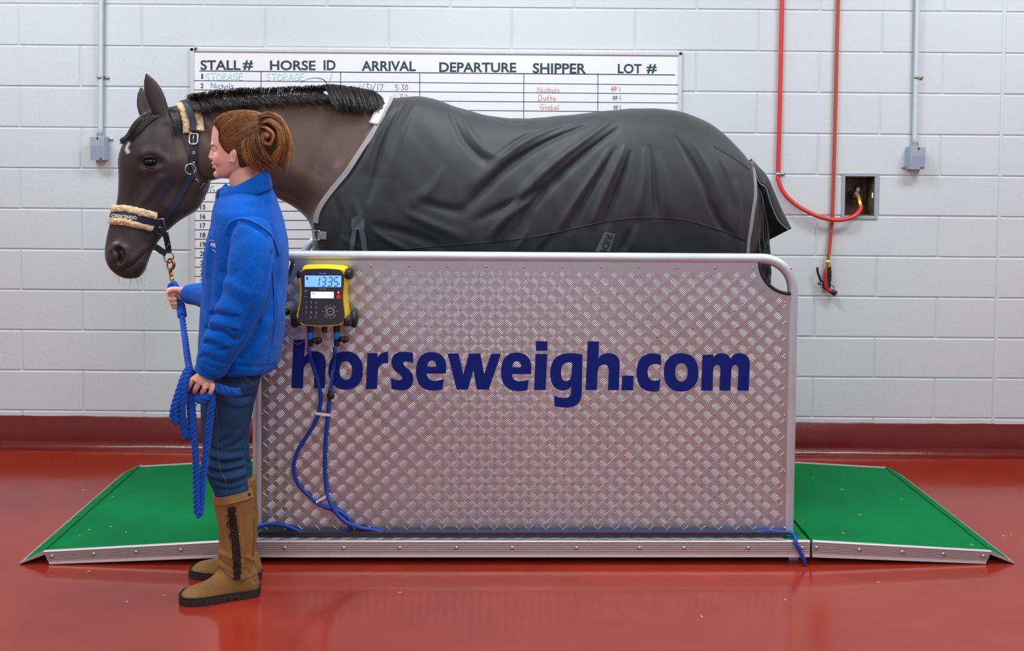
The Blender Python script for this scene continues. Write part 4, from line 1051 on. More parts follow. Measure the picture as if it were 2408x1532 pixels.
def strap3(P, Nn, w, th, off, round_=0, smooth=3):
    n = len(P); P = [Vector(p) for p in P]; Nn = [Vector(v) for v in Nn]
    for _ in range(smooth):
        P = [P[0]]+[(P[i-1]+P[i]*2+P[i+1])/4 for i in range(1, n-1)]+[P[-1]]
        Nn = [Nn[0]]+[((Nn[i-1]+Nn[i]*2+Nn[i+1])/4).normalized() for i in range(1, n-1)]+[Nn[-1]]
    V = []; F = []; m = 4 if not round_ else 12
    for i in range(n):
        t = (P[min(i+1, n-1)]-P[max(i-1, 0)]).normalized(); nn = (Nn[i]-t*Nn[i].dot(t)).normalized(); b = t.cross(nn)
        ww = w[i] if hasattr(w, '__len__') else w
        c = P[i]+nn*off
        if round_:
            for k in range(m):
                a = 2*math.pi*k/m; V.append(c+b*(ww/2*math.cos(a))+nn*(th/2*math.sin(a)+th*.3))
        else:
            for sx, sn in ((-1, 0), (1, 0), (1, 1), (-1, 1)): V.append(c+b*(ww/2*sx)+nn*(th*sn))
    for i in range(n-1):
        for k in range(m): F.append((i*m+k, i*m+(k+1) % m, (i+1)*m+(k+1) % m, (i+1)*m+k))
    F.append(tuple(range(m))[::-1]); F.append(tuple((n-1)*m+k for k in range(m)))
    return V, F
def edge_binding(gi, w, j0, j1):
    """binding along a rug edge column gi"""
    V_ = vco(rugm).reshape(NU+1, 2*NV+1, 3); P = []; Nn = []
    nn_ = vno(rugm).reshape(NU+1, 2*NV+1, 3); g = gi
    for j in range(j0, j1):
        p = Vector(V_[g, j]); v = Vector(nn_[g, j]); c = Vector((p.x, YBODY, p.z-.05)); v = v if v.dot(p-c) > 0 else -v
        P.append(p+ (Vector(V_[1 if g == 0 else NU-1, j])-p).normalized()*(w/2)); Nn.append(v)
    return strap3(P, Nn, w, .004, .0008, smooth=6)
ztop_ = [j for j in range(2*NV+1) if rugm.vertices[j].co.z > at(740, 528, YN_+.08).z]; JB0, JB1 = ztop_[0], ztop_[-1]+1
obj('front_binding', edge_binding(0, .021, JB0, JB1), m_grey, rug, smooth=False, label='grey front edge binding')
obj('rear_binding', edge_binding(NU, .016, 4, 2*NV-4), m_grey, rug, smooth=False, label='light grey rear edge binding')
obj('withers_pad', strap3(*[[q[k] for q in [(p+Vector((-.012, 0, -.006)), (Vector((p.x, p.y, p.z))-Vector((p.x+.05, YBODY, p.z-.12))).normalized()) for p in [Vector(vco(rugm).reshape(NU+1, 2*NV+1, 3)[0, j]) for j in range(NV-26, NV+27)]]] for k in (0, 1)], .040, .006, .002), m_felt, rug, label='pale fleece pad over the withers')
obj('seam', ribbon(rt, [(862, 594), (930, 588), (1000, 582), (1100, 574), (1200, 565), (1300, 549), (1380, 531), (1440, 519), (1500, 513), (1560, 513), (1620, 520), (1690, 541), (1730, 556), (1752, 566)], .005, .0016, .0002, 14, 0, 1), m_seam, rug)
obj('seam', ribbon(rt, [(1678, 345), (1700, 356), (1730, 376), (1762, 398)], .004, .0012, .0001, 10, 0, 1), m_seam, rug)
# V-strap and its patch, chest buckle, rear tab
def patch(poly, tree, th, off):
    d0 = [hitn(tree, x, y) for x, y in poly]
    n_ = sum((q[1] for q in d0), Vector()).normalized()
    return prism([(k, 0) for k in range(0)], None, None) if 0 else (lambda P: (P+[p+n_*th for p in P], [tuple(range(len(P)))[::-1], tuple(range(len(P), 2*len(P)))]+[(i, (i+1) % len(P), (i+1) % len(P)+len(P), i+len(P)) for i in range(len(P))]))([q[0]+n_*off for q in d0])
obj('strap_patch', patch([(828, 516), (843, 507), (858, 515), (858, 541), (828, 541)], rt, .003, .0075), m_dgrey, rug, smooth=False)
for a, b, c in (((836, 540), (832, 565), (828, 596)), ((850, 540), (855, 565), (859, 596))):
    obj('strap', ribbon(rt, [a, b, c], .020, .0025, .004), m_dgrey, rug, smooth=False)
rp = obj('rear_tab', patch([(1421, 545), (1446, 550), (1434, 592), (1398, 592)], rt, .003, .006), m_dgrey, rug, smooth=False)
def letters_on(tree, s, P0, du, dv, off, bold=.02, depth=.0004):
    """writing laid on a surface: P0 pixel of its lower-left corner, du/dv pixel vectors of its width and height"""
    V, F = text_part(s, 1, Matrix.Identity(4), bold, depth); a = np.array(V); lo, hi = a.min(0), a.max(0); out = []
    for v in a:
        u = (v[0]-lo[0])/(hi[0]-lo[0]); w = (v[1]-lo[1])/(hi[1]-lo[1])
        p, n_ = hitn(tree, P0[0]+du[0]*u+dv[0]*w, P0[1]+du[1]*u+dv[1]*w)
        if p is None: p = Vector(out[-1]) if out else Vector(); n_ = Vector((0, -1, 0))
        out.append(p+n_*(off+(.0003 if v[2] > 0 else 0)))
    return out, F
obj('tab_letters', letters_on(rt, 'RIDE', (1426, 551), (-17, 44), (15, 4), .0105, .02), m_seam, rp, smooth=False, label='embossed dark letters')
bp_ = (hit(rt, 757, 553, .008) or at(752, 553, YBODY-.2))+Vector((-.008, 0, 0))
ck = obj('chest_strap', box(bp_+Vector((.012, 0, 0)), (.036, .004, .030), Matrix.Rotation(.08, 3, 'Y'), bev=.001), m_grey, rug, smooth=False)
def frame_loop(c, ux, uz, w, h_, r, rad=.006, n=4):
    P = []
    for cx_, cz_, a0 in ((w/2-rad, h_/2-rad, 0), (-w/2+rad, h_/2-rad, 1), (-w/2+rad, -h_/2+rad, 2), (w/2-rad, -h_/2+rad, 3)):
        for k in range(n+1):
            a = math.pi/2*(a0+k/n); P.append(c+ux*(cx_+rad*math.cos(a))+uz*(cz_+rad*math.sin(a)))
    return tube(P, r, 8, closed=True)
obj('buckle', frame_loop(bp_-Vector((.006, .004, 0)), Vector((1, 0, 0)), Vector((0, 0, 1)), .024, .036, .0025), m_silver, ck)
# tail flap: hangs over the dock, open towards us, dark lining inside
fl = []
N_ = [(1768, 378), (1784, 428), (1800, 441), (1812, 478), (1828, 516), (1845, 534), (1853, 540)]
R_ = [(1766, 374), (1783, 393), (1800, 412), (1816, 445), (1832, 482), (1844, 512), (1855, 541)]
F_ = [(1763, 378), (1768, 410), (1774, 440), (1780, 475), (1787, 510), (1794, 540), (1800, 569)]
Nn, Rr, Ff = smoothpath(N_, 4), smoothpath(R_, 4), smoothpath(F_, 4)
for i in range(len(Nn)):
    t = i/(len(Nn)-1); row = []
    A, B, C_ = at(*Nn[i], YBODY-.10+.03*t), at(*Rr[i], YBODY-.035), at(*Ff[i], YBODY+.22)
    for k in range(7): row.append(A.lerp(B, k/6)+Vector((.010, 0, .004))*math.sin(math.pi*k/6)*min(1, t*3))
    for k in range(1, 13): q = k/12; row.append(B.lerp(C_, q)+Vector((.018, 0, .010))*math.sin(math.pi*q)*min(1, t*3))
    fl.append(row)
tf = obj('tail_flap', solid(grid(fl), .003), m_rug, rug, label='rug flap hanging over the tail')
obj('flap_lining', solid(grid([[p+Vector((-.004, 0, -.002)) for p in r[7:]] for r in fl]), .001), m_lining, tf)
obj('flap_binding', tube([r[0] for r in fl], .0055, 8, flat=.5), m_grey, tf, label='grey binding of the flap')
# ------------------------------------------------------------------ halter
ht = bvh(hm); ht = BVHTree.FromPolygons([tuple(Vector(v)+HL) for v in vco(hm)], [tuple(p.vertices) for p in hm.polygons])
hal = thing('halter', 'navy halter with cream fleece noseband and crownpiece on the dark brown horse\'s head', 'halter', tuple(onhead(380, 480)))
def along(pts, n=6):
    P = []; Nn = []
    for q in smoothpath(pts, n):
        p, nn = hitn(ht, q[0], q[1])
        if p is not None: P.append(p); Nn.append(nn)
    return P, Nn
def over(pts, n=6, top=None):
    """path on the near side, carried over the head's middle plane to the far side"""
    P, Nn = along(pts, n); Q = [mirror_head(p) for p in P][::-1]; Qn = [v-HN*2*v.dot(HN) for v in Nn][::-1]
    return Q+P, Qn+Nn
def fleece(P, Nn, w, th, name, parent):
    V, F = strap3(P, Nn, w, th, .0, 1, smooth=4); me = to_mesh('f', (V, F)); bm = bmesh.new(); bm.from_mesh(me)
    bmesh.ops.subdivide_edges(bm, edges=bm.edges, cuts=2, use_grid_fill=True); bm.to_mesh(me); bm.free()
    co = vco(me); nn = vno(me)
    a = np.array([mnoise.noise(Vector(p)*75)*.0035+mnoise.noise(Vector(p)*190)*.0022 for p in co]); setco(me, co+nn*a[:, None])
    tr_ = bvh(me); o = obj(name, me, m_fleece, parent)
    return o
crown = [(424, 240), (438, 246), (446, 262), (452, 280), (455, 300), (456, 312)]
P, Nn = over([(440, 246), (447, 260), (452, 278), (455, 296), (456.5, 312)])
cs = obj('crownpiece', strap3(P, Nn, .026, .004, .020, smooth=4), m_nylon, hal, smooth=False)
for sh in (-.021, .021):
    T = [(P[min(i+1, len(P)-1)]-P[max(i-1, 0)]).normalized() for i in range(len(P))]
    Pq = [p+t.cross(v).normalized()*sh for p, t, v in zip(P, T, Nn)]
    fleece(Pq, Nn, .036, .024, 'fleece_pad', cs)
P, Nn = along([(457, 308), (457, 330), (456, 360), (455, 390), (454, 417)])
k_ = obj('cheek_strap', strap3(P, Nn, .026, .005, .006), m_nylon, hal, smooth=False)
def local(px, py, off=.012):
    p, n_ = hitn(ht, px, py); ux = (Vector((1, 0, 0))-n_*n_.x).normalized(); uz = n_.cross(ux); uz = uz if uz.z > 0 else -uz
    return p+n_*off, ux, uz, n_
c, ux, uz, n_ = local(457.5, 328, .013)
obj('buckle', frame_loop(c, ux, uz, .032, .042, .0036, .010), m_silver, k_)
obj('buckle_tongue', tube([c+uz*.020, c+n_*.003, c-uz*.018], .002, 6), m_silver, k_)
for y in (360, 382.5):
    c, ux, uz, n_ = local(457.5, y, .0115); obj('eyelet', tube([c+ux*.0045*math.cos(a)+uz*.0045*math.sin(a) for a in np.linspace(0, 2*math.pi, 13)[:-1]], .0016, 6, closed=True), m_silver, k_)
c, ux, uz, n_ = local(446, 398, .008); obj('ring', tube([c+ux*.020*math.cos(a)+uz*.020*math.sin(a) for a in np.linspace(0, 2*math.pi, 25)[:-1]], .0024, 8, closed=True), m_silver, hal)
P, Nn = along([(450, 408), (441, 425), (424, 455), (404, 488), (388, 510), (378, 522)])
obj('cheek_strap', strap3(P, Nn, .028, .005, .005), m_nylon, hal, smooth=False)
Pf = [mirror_head(p) for p in P]; Nf = [v-HN*2*v.dot(HN) for v in Nn]
obj('cheek_strap', strap3(Pf, Nf, .026, .005, .005), m_nylon, hal, smooth=False)
P, Nn = along([(456.5, 308), (456, 360), (454, 417)]); obj('cheek_strap', strap3([mirror_head(p) for p in P], [v-HN*2*v.dot(HN) for v in Nn], .026, .005, .006), m_nylon, hal, smooth=False)
# throat snap
c, ux, uz, n_ = local(465, 430, .012); d_ = (ux*.6-uz*.8)
sn = obj('throat_snap', tube([c-d_*.028, c, c+d_*.012], [.0035, .0045, .004], 8), m_ring, hal)
c2 = c+d_*.026; e2 = d_.cross(n_).normalized(); obj('square_loop', frame_loop(c2, d_, e2, .020, .026, .0026, .004), m_ring, sn)
# noseband over the nose
P, Nn = over([(258, 508), (280, 506), (300, 508), (330, 514), (360, 521), (374, 524)])
mid = len(P)//2
nb = obj('noseband', strap3(P, Nn, .030, .004, .014, smooth=6), m_nylon, hal, smooth=False)
P2_, N2_ = over([(258, 508), (280, 506), (300, 508), (330, 514), (362, 521)])
T = [(P2_[min(i+1, len(P2_)-1)]-P2_[max(i-1, 0)]).normalized() for i in range(len(P2_))]
for sh in (-.023, .023):
    fleece([p+t.cross(v).normalized()*sh for p, t, v in zip(P2_, T, N2_)], N2_, .032, .026, 'fleece_pad', nb)
nbt = BVHTree.FromPolygons([v.co+Vector(hal.location) for v in nb.data.vertices], [tuple(p.vertices) for p in nb.data.polygons])
m_cream = mat('cream_stitching', rgb(226, 214, 196), .6)
obj('letters', letters_on(nbt, 'CRESCENDO', (263, 511.3), (59, 6), (-1.0, -8.6), .0006, .03), m_cream, nb, smooth=False, label='cream lettering')
c, ux, uz, n_ = local(379, 522, .012); obj('square_loop', frame_loop(c, ux, uz, .024, .034, .003, .006), m_silver, hal)
c, ux, uz, n_ = local(377, 538, .008); obj('ring', tube([c+ux*.020*math.cos(a)+uz*.020*math.sin(a) for a in np.linspace(0, 2*math.pi, 25)[:-1]], .0024, 8, closed=True), m_ring, hal)
# chin straps meeting at the lead ring under the chin
YR = HC.y-.02
RC_ = at(397, 605, YR)
a = hit(ht, 381, 530, .010); b = at(390, 552, (a.y+YR)/2-.02); e = at(396.5, 582, YR-.006); f_ = at(396.5, 596, YR-.006)
def free_strap(pts, w, th, face): return strap3([p for p in smoothpath(pts, 5)], [Vector(face)]*((len(pts)-1)*5+1), w, th, 0, smooth=1)
cst = obj('chin_strap', free_strap([a, b, e, f_], .024, .005, (-.2, -1, 0)), m_nylon, hal, smooth=False)
obj('screw', lathe([(.006, 0), (.005, .002), (.0001, .0025)], 12, face_frame(at(393.5, 545.5, b.y-.010), (1, 0, 0), (0, 0, 1))), m_silver, cst)
obj('dee_loop', tube([at(x, y, YR-.012-.0006*(590-y)) for x, y in ((391, 586), (394, 579), (397, 574), (399, 571))], .0026, 8), m_silver, cst)
g = mirror_head(hit(ht, 378, 530, .010))
obj('chin_strap', free_strap([g, at(352, 566, YR+.10), at(374, 586, YR+.045), at(391, 597, YR)], .024, .005, (-.3, -1, .3)), m_nylon, hal, smooth=False)
rx_ = Vector((.93, -.36, 0)); 
obj('lead_ring', tube([RC_+rx_*.0225*math.cos(q)+Vector((0, 0, 1))*.0225*math.sin(q) for q in np.linspace(0, 2*math.pi, 33)[:-1]], .0026, 8, closed=True), m_ring, hal)
# ------------------------------------------------------------------ the person
YP = 3.37
m_skin = mat('fair_skin', rgb(226, 172, 154), .48, var=.05, vscale=14, bump=.10, bscale=300, bdist=.0006, sss=.12)
m_jacket = mat('royal_blue_fleece', rgb(0, 88, 190), .95, var=.10, vscale=90, bump=.8, bscale=330, bdist=.0020, sheen=.08, spec=.15)
m_jeans = mat('dark_denim', rgb(30, 66, 104), .85, var=.22, vscale=11, bump=.35, bscale=500, bdist=.0007, spec=.25)
m_thread = mat('pale_stitching', rgb(96, 112, 140), .7)
m_boot = mat('tan_nubuck', rgb(152, 114, 68), .78, vscale=9, bump=.25, bscale=120, bdist=.0012, col2=rgb(120, 90, 54), spec=.2)
m_boot2 = mat('olive_boot_cloth', rgb(104, 82, 52), .8, var=.1, vscale=12, bump=.3, bscale=400, bdist=.0008)
m_sole = mat('dark_sole', rgb(44, 38, 40), .6, bump=.2, bscale=80)
m_lacep = mat('dark_lace_panel', rgb(36, 26, 22), .75)
m_lace = mat('black_lace', rgb(28, 22, 20), .6)
m_hairD = mat('brown_hair', rgb(84, 54, 34), .42, var=.25, vscale=60, spec=.5)
m_hairA = mat('auburn_hair', rgb(146, 94, 54), .40, var=.28, vscale=70, spec=.5)
m_lip = mat('lips', rgb(206, 126, 118), .4, sss=.1)
m_white2 = mat('white_print', rgb(230, 234, 240), .6)
m_zip = mat('grey_green_zip_tape', rgb(70, 88, 88), .6)
m_eyeball = mat('eyeball', rgb(232, 228, 224), .15)
m_lash = mat('dark_lash', rgb(40, 26, 20), .6)
pt = thing('person', 'person in a royal blue fleece jacket, jeans and tan riding boots, holding the lead rope', 'person', (at(560, 1420, YP).x, YP, 0))
LY = Vector((0, 1, 0))
def prow(rows, Y, n=40, m=4, dy=0.0):
    R_ = []
    for r in table(rows, m):
        yb = r[1] if len(r) < 7 else r[1]
        R_.append(egg(at(r[0], r[1], Y), at(r[2], r[3], Y), LY*r[4], n, r[5], .88))
    return rings(R_)
head_rows = [(548, 268, 578, 268, .025, 0), (526, 273, 606, 274, .050, 0), (511, 283, 622, 288, .063, .02), (504, 297, 630, 302, .070, .05), (500, 315, 633, 322, .0735, .06), (498, 336, 632, 340, .075, .10), (500, 352, 627, 354, .0735, .12), (501.5, 368, 618, 368, .070, .14), (503.5, 383, 604, 382, .064, .14), (508, 396, 590, 394, .056, .14), (512, 408, 576, 404, .046, .12), (518, 416, 560, 410, .034, .05), (526, 419, 548, 415, .020, 0)]
def c3(x, y, dy=0.0): return at(x, y, YP+dy)
parts = [prow(head_rows, YP)]
# brow, nose, lips, chin, cheek, ear
parts.append(rings([[c3(x, y)+Vector((math.cos(a)*d-.0, math.sin(a)*w, 0)) for a in [2*math.pi*k/12 for k in range(12)]] for x, y, d, w in ((502, 338, .004, .010), (500, 350, .005, .008), (498.5, 358, .007, .009), (497, 365, .0078, .012), (497.5, 370, .0085, .014), (500, 375, .006, .015), (503, 379, .003, .010))]))
parts.append(ball(c3(495, 369.5), (.0068, .0075, .0068), 12, 8))
for s in (-1, 1):
    parts.append(ball(c3(499.5, 372, s*.011), (.0075, .0062, .0055), 10, 8))
    parts.append(ball(c3(503, 340, s*.026), (.010, .022, .0075), 12, 8)); parts.append(ball(c3(518, 373, s*.034), (.025, .022, .029), 14, 10))
    parts.append(ball(c3(548.5, 366, s*.072), (.012, .0065, .026), 14, 10)); parts.append(ball(c3(546, 378, s*.074), (.0068, .0055, .0085), 10, 8))
    parts.append(ball(c3(552, 362, s*.074), (.008, .0085, .020), 12, 8))
parts.append(ball(c3(502.5, 384.5), (.0075, .017, .0052), 12, 8)); parts.append(ball(c3(505, 393.5), (.0075, .015, .0055), 12, 8))
parts.append(ball(c3(513.5, 410), (.0165, .018, .0145), 14, 10))
parts.append(tube([c3(572, 392), c3(574, 415), c3(580, 445), c3(588, 480)], [.050, .049, .053, .062], 20))
parts.append(tube([c3(578, 475), c3(578, 560), c3(572, 650), c3(566, 760), c3(560, 850)], [.080, .105, .10, .095, .11], 20))
# near arm to the coiled rope, far arm to the lead
NA = [(592, 552, 3.23), (588, 610, 3.170), (575, 690, 3.135), (545, 762, 3.125), (512, 825, 3.125), (494, 866, 3.13), (482, 886, 3.13)]
FA = [(580, 540, 3.50), (566, 620, 3.53), (542, 690, 3.545), (508, 700, 3.65), (455, 695, 3.76), (432, 694, 3.79)]
parts.append(tube([at(*p) for p in smoothpath(NA, 4)], list(np.interp(np.linspace(0, 1, 25), [0, .3, .6, .85, 1], [.034, .040, .037, .029, .026])), 14))
parts.append(tube([at(*p) for p in smoothpath(FA, 4)], list(np.interp(np.linspace(0, 1, 21), [0, .4, .8, 1], [.048, .04, .029, .025])), 14))
def fingers(chains):
    return [tube([at(*p[:3]) for p in smoothpath(c, 4)], [q[3] for q in smoothpath(c, 4)], 10) for c in chains]+[ball(at(*c[-1][:3]), c[-1][3], 8, 6) for c in chains]
# near hand: back of the hand towards us, fingers hooked down around the rope
Yn = 3.125
parts += [tube([at(489, 872, 3.128), at(481, 890, 3.120), at(473, 903, 3.117)], [.027, .033, .035], 14, flat=.60)]
parts += [ball(at(x, y, Yn-.008), r, 10, 8) for x, y, r in ((454.5, 893.5, .0098), (468.5, 899.5, .0102), (484.5, 905, .0098), (499.5, 909, .0089))]
parts += fingers([[(464, 886, Yn-.004, .0100), (454, 893, Yn-.014, .0098), (446, 905, Yn-.015, .0092), (443, 915, Yn+.004, .0086), (446, 918, Yn+.028, .0080), (456, 915, Yn+.040, .0076)],
                  [(475, 891, Yn-.006, .0100), (468.5, 899.5, Yn-.019, .0099), (461, 914, Yn-.018, .0093), (458, 923.5, Yn+.005, .0086), (461.5, 925, Yn+.032, .0080), (469, 919, Yn+.044, .0076)],
                  [(486, 896, Yn-.004, .0097), (484.5, 905.5, Yn-.017, .0095), (478, 919.5, Yn-.017, .0089), (474.5, 928.5, Yn+.004, .0082), (477, 929, Yn+.030, .0078), (482, 922, Yn+.042, .0074)],
                  [(496, 900, Yn+.002, .0089), (500, 909, Yn-.009, .0087), (495, 923, Yn-.010, .0080), (490.5, 931, Yn+.006, .0074), (491.5, 930.5, Yn+.028, .0070), (494, 924, Yn+.038, .0068)],
                  [(480, 888, Yn+.020, .0125), (466, 892, Yn+.038, .0115), (456, 900, Yn+.046, .0102), (450, 908, Yn+.046, .0090)]])
# far hand: closed on the standing part of the rope, thumb side up
Yf = 3.79
parts += [tube([at(440, 694, Yf), at(428, 692, Yf), at(418, 692, Yf+.004)], [.0245, .027, .027], 14, flat=.9)]
parts += [ball(at(x, y, Yf+dy), r, 10, 8) for x, y, dy, r in ((406, 682, .010, .0125), (407, 694, .012, .0122), (409, 705, .012, .0115), (412, 715, .012, .0105))]
parts += fingers([[(420, 686, Yf+.014, .012), (406, 682, Yf+.012, .0118), (397, 684.5, Yf-.006, .0108), (399, 691, Yf-.026, .0098), (409, 692, Yf-.034, .0090)],
                  [(420, 695, Yf+.014, .012), (407, 695, Yf+.012, .0116), (400, 698, Yf-.008, .0106), (402.5, 704, Yf-.026, .0098), (411, 704, Yf-.034, .0090)],
                  [(421, 704, Yf+.014, .011), (409, 706, Yf+.012, .0108), (404, 709, Yf-.008, .0100), (406, 714, Yf-.024, .0092), (413, 714, Yf-.032, .0086)],
                  [(422, 711, Yf+.014, .010), (412, 716, Yf+.012, .0098), (407.5, 719, Yf-.006, .0090), (409, 723, Yf-.020, .0084), (415, 722, Yf-.028, .0078)],
                  [(430, 690, Yf-.016, .0135), (419, 683, Yf-.030, .0128), (408, 681.5, Yf-.040, .0112), (399, 686, Yf-.040, .0098)]])
# legs inside the jeans
parts.append(tube([at(552, 820, 3.33), at(536, 950, 3.315), at(527, 1070, 3.315), at(546, 1170, 3.32), at(558, 1300, 3.32)], [.062, .058, .044, .040, .036], 16))
parts.append(tube([at(560, 820, 3.41), at(542, 950, 3.46), at(545, 1060, 3.49), at(562, 1150, 3.495), at(570, 1270, 3.495)], [.062, .056, .044, .040, .036], 16))
pm_ = fuse(parts, .0023, 7, .5)
ptree = bvh(pm_)
def SP(pts, rad, amt):
    P = [hit(ptree, x, y) for x, y in pts]; P = [p for p in P if p is not None]
    if P: push(pm_, P, rad, amt); push(pm_, [Vector((p.x, 2*YP-p.y, p.z)) for p in P], rad, amt) if P[0].z > 1.2 else None
SP([(503, 350), (507, 352)], .009, -.005)
SP([(505, 389), (510, 390.5), (513, 389)], .0030, -.0016)
SP([(512, 380), (516, 388), (516, 394)], .006, -.0012); SP([(549, 368), (549, 374)], .0045, -.004)
for a, b in (((464.5, 898), (456, 912)), ((477.5, 904), (469.5, 920)), ((491, 908), (483.5, 924))): SP([a, b], .0030, -.0024)
obj('body', pm_, m_skin, pt)
ptree = BVHTree.FromPolygons([tuple(v.co+Vector(pt.location)) for v in pm_.vertices], [tuple(p.vertices) for p in pm_.polygons])
for s in (-1, 1):
    e = obj('eye', ball(c3(508.6, 351.5, s*.031), .0105, 16, 12), m_eyeball, pt)
    obj('iris', ball(c3(508.6, 351.5, s*.031)+Vector((-.0062, 0, 0)), (.0046, .0052, .0052), 12, 8), mat('dark_iris', rgb(60, 44, 36), .1) if s < 0 else bpy.data.materials['dark_iris'], e)
    lidc = c3(508.6, 351.4, s*.031)
    def lidpatch(e0, e1): return grid([[lidc+Vector((-.0122*math.cos(e)*math.cos(a), .0122*math.cos(e)*math.sin(a), .0122*math.sin(e))) for a in np.linspace(-1.6, 1.6, 17)] for e in np.linspace(e0, e1, 8)])
    obj('eyelid', cat(lidpatch(-.08, 1.5), lidpatch(-1.5, -.38)), m_skin, pt)
    obj('eyelashes', cat(*[strand([c3(503.4+k*.42, 350.4+abs(k)*.1, s*(.031+.0016*k)), c3(499.5+k*.45, 351.0, s*(.031+.0019*k)), c3(497.2+k*.5, 350.0, s*(.031+.0022*k))], .0007, .0003, 4) for k in range(-4, 6)]), m_lash, pt)
    obj('eyebrow', cat(*[strand([c3(500.6+k*.9, 339.5-.25*k+rh.uniform(-1, 1), s*(.016+.0042*k)), c3(501.6+k*1.0, 338-.2*k+rh.uniform(-1, 1), s*(.022+.0044*k))], .0007, .0003, 4) for k in np.linspace(0, 6, 22)]), m_hairD, pt)
obj('mouth', tube([p-Vector((.0012, 0, 0)) for p in [c3(505.5, 389.2, .014), c3(502.6, 388.4, .006), c3(501.4, 388.4, 0), c3(502.6, 388.4, -.006), c3(505.5, 389.2, -.014), c3(509.5, 389.2, -.021)]], .0016, 8), m_lip, pt)
earr = hit(ptree, 542, 379, .003); obj('earring', ball(earr, .0032, 10, 8), m_silver, pt)
rp_ = hit(ptree, 480.5, 914, .002)
obj('finger_ring', cat(tube([rp_+Vector((.0105*math.cos(a), .004-.004*math.sin(a)*1.0, .0025*math.sin(a)+.002*math.cos(a))) for a in np.linspace(-.3, math.pi+.3, 12)][::-1], .0014, 8), ball(rp_+Vector((0, -.003, .0)), (.0035, .003, .003), 8, 6)), m_silver, pt)
# jacket
jr = [(545, 462, 630, 436, .062, .0), (522, 464, 639, 446, .098, .0), (511, 474, 646, 465, .138, .05), (508, 487, 650, 482, .160, .05), (507, 504, 656, 500, .182, .05), (505, 530, 663, 530, .192, .05), (495, 560, 669, 562, .192, .08), (487, 600, 673, 602, .186, .08), (483, 645, 673, 645, .180, .06), (480, 700, 669, 702, .176, .05), (477, 750, 666, 752, .176, .05), (475, 800, 661, 804, .180, .05), (476, 832, 655, 846, .182, .05), (480, 843, 648, 864, .180, .05), (486, 846, 640, 872, .172, .05)]
parts = [prow(jr, YP, 48)]
NA2 = [(596, 528, 3.215), (593, 560, 3.190), (590, 610, 3.160), (576, 690, 3.135), (548, 760, 3.125), (515, 822, 3.125), (497, 860, 3.13), (489, 874, 3.13)]
n_ = (len(NA2)-1)*4+1
parts.append(tube([at(*p) for p in smoothpath(NA2, 4)], list(np.interp(np.linspace(0, 1, n_), [0, .12, .3, .5, .7, .86, .95, 1], [.052, .062, .069, .067, .061, .053, .046, .042])), 22))
FA2 = [(586, 528, 3.47), (580, 560, 3.51), (566, 620, 3.53), (542, 688, 3.545), (512, 700, 3.645), (475, 694, 3.735), (441, 693, 3.783)]
n_ = (len(FA2)-1)*4+1
parts.append(tube([at(*p) for p in smoothpath(FA2, 4)], list(np.interp(np.linspace(0, 1, n_), [0, .3, .6, .85, 1], [.070, .072, .064, .044, .035])), 20))
jm = fuse(parts, .0045, 6, .5); jt = bvh(jm)
def SJ(pts, rad, amt, taper=True):
    P = [hit(jt, x, y) for x, y in smoothpath(pts, 3)]; P = [p for p in P if p is not None]
    if P: push(jm, P, rad, amt)
for pts, rad, amt in (([(533, 548), (536, 532), (548, 521), (572, 516), (604, 528), (636, 552), (648, 575), (655, 600)], .0055, .0032), ([(537, 556), (543, 539), (557, 528), (574, 524), (600, 537), (628, 561)], .007, -.0035),
                      ([(494, 739), (512, 738), (535, 744), (556, 744)], .007, -.010), ([(506, 722), (532, 727), (556, 738)], .014, .006), ([(484, 771), (498, 776), (520, 779)], .006, -.011), ([(520, 779), (540, 793), (552, 800)], .006, -.009), ([(499, 757), (528, 764), (560, 772)], .012, .008),
                      ([(478, 806), (490, 806), (504, 812)], .006, -.009), ([(536, 768), (550, 775), (562, 776)], .006, -.007), ([(486, 792), (508, 797), (534, 812)], .009, .006), ([(506, 822), (518, 826), (532, 822)], .006, -.006), ([(468, 842), (482, 838), (495, 844)], .006, -.005), ([(478, 824), (496, 828), (520, 836)], .009, .004),
                      ([(522, 692), (545, 702), (566, 716)], .012, -.005), ([(528, 664), (556, 676), (584, 696)], .016, .005), ([(640, 596), (618, 680), (588, 745), (560, 800)], .009, -.010), ([(566, 560), (560, 620), (556, 670)], .022, -.003), ([(600, 560), (604, 620), (594, 680)], .022, .003), ([(520, 640), (540, 650), (556, 640)], .012, -.003),
                      ([(480, 846), (510, 852), (560, 860), (606, 864), (648, 858)], .0045, -.003), ([(468, 850), (490, 861), (517, 873)], .0035, -.0022), ([(645, 620), (650, 720), (646, 820)], .005, .0022),
                      ([(655, 690), (634, 760), (604, 830)], .018, .006), ([(610, 760), (590, 810), (566, 840)], .013, -.008), ([(655, 610), (648, 680), (630, 740)], .020, -.006), ([(630, 470), (642, 520), (652, 560)], .02, .004), ([(620, 800), (604, 830), (590, 856)], .010, .005), ([(500, 600), (495, 660), (492, 720)], .016, -.004), ([(497, 560), (488, 600), (486, 640)], .014, .004)):
    SJ(pts, rad, amt)
co = vco(jm); nz = np.array([mnoise.noise(Vector(p)*9)*.0035+mnoise.noise(Vector(p)*24)*.0016 for p in co]); setco(jm, co+vno(jm)*nz[:, None])
jk = obj('jacket', jm, m_jacket, pt)
for A, B, r_ in (((501, 849, 3.124), (483.5, 877.5, 3.126), .0385), ((452, 693, 3.768), (437.5, 693.5, 3.787), .0285)):
    a, b = at(*A), at(*B); w = (a-b)*.02
    V, F = tube([a, a.lerp(b, .12), a.lerp(b, .5), a.lerp(b, .95), b, b, b-(b-a)*.35], [r_*.96, r_*1.02, r_*1.0, r_*1.03, r_*1.0, r_*.90, r_*.86], 28); obj('cuff', (V, F), m_jacket, jk, angle=60)
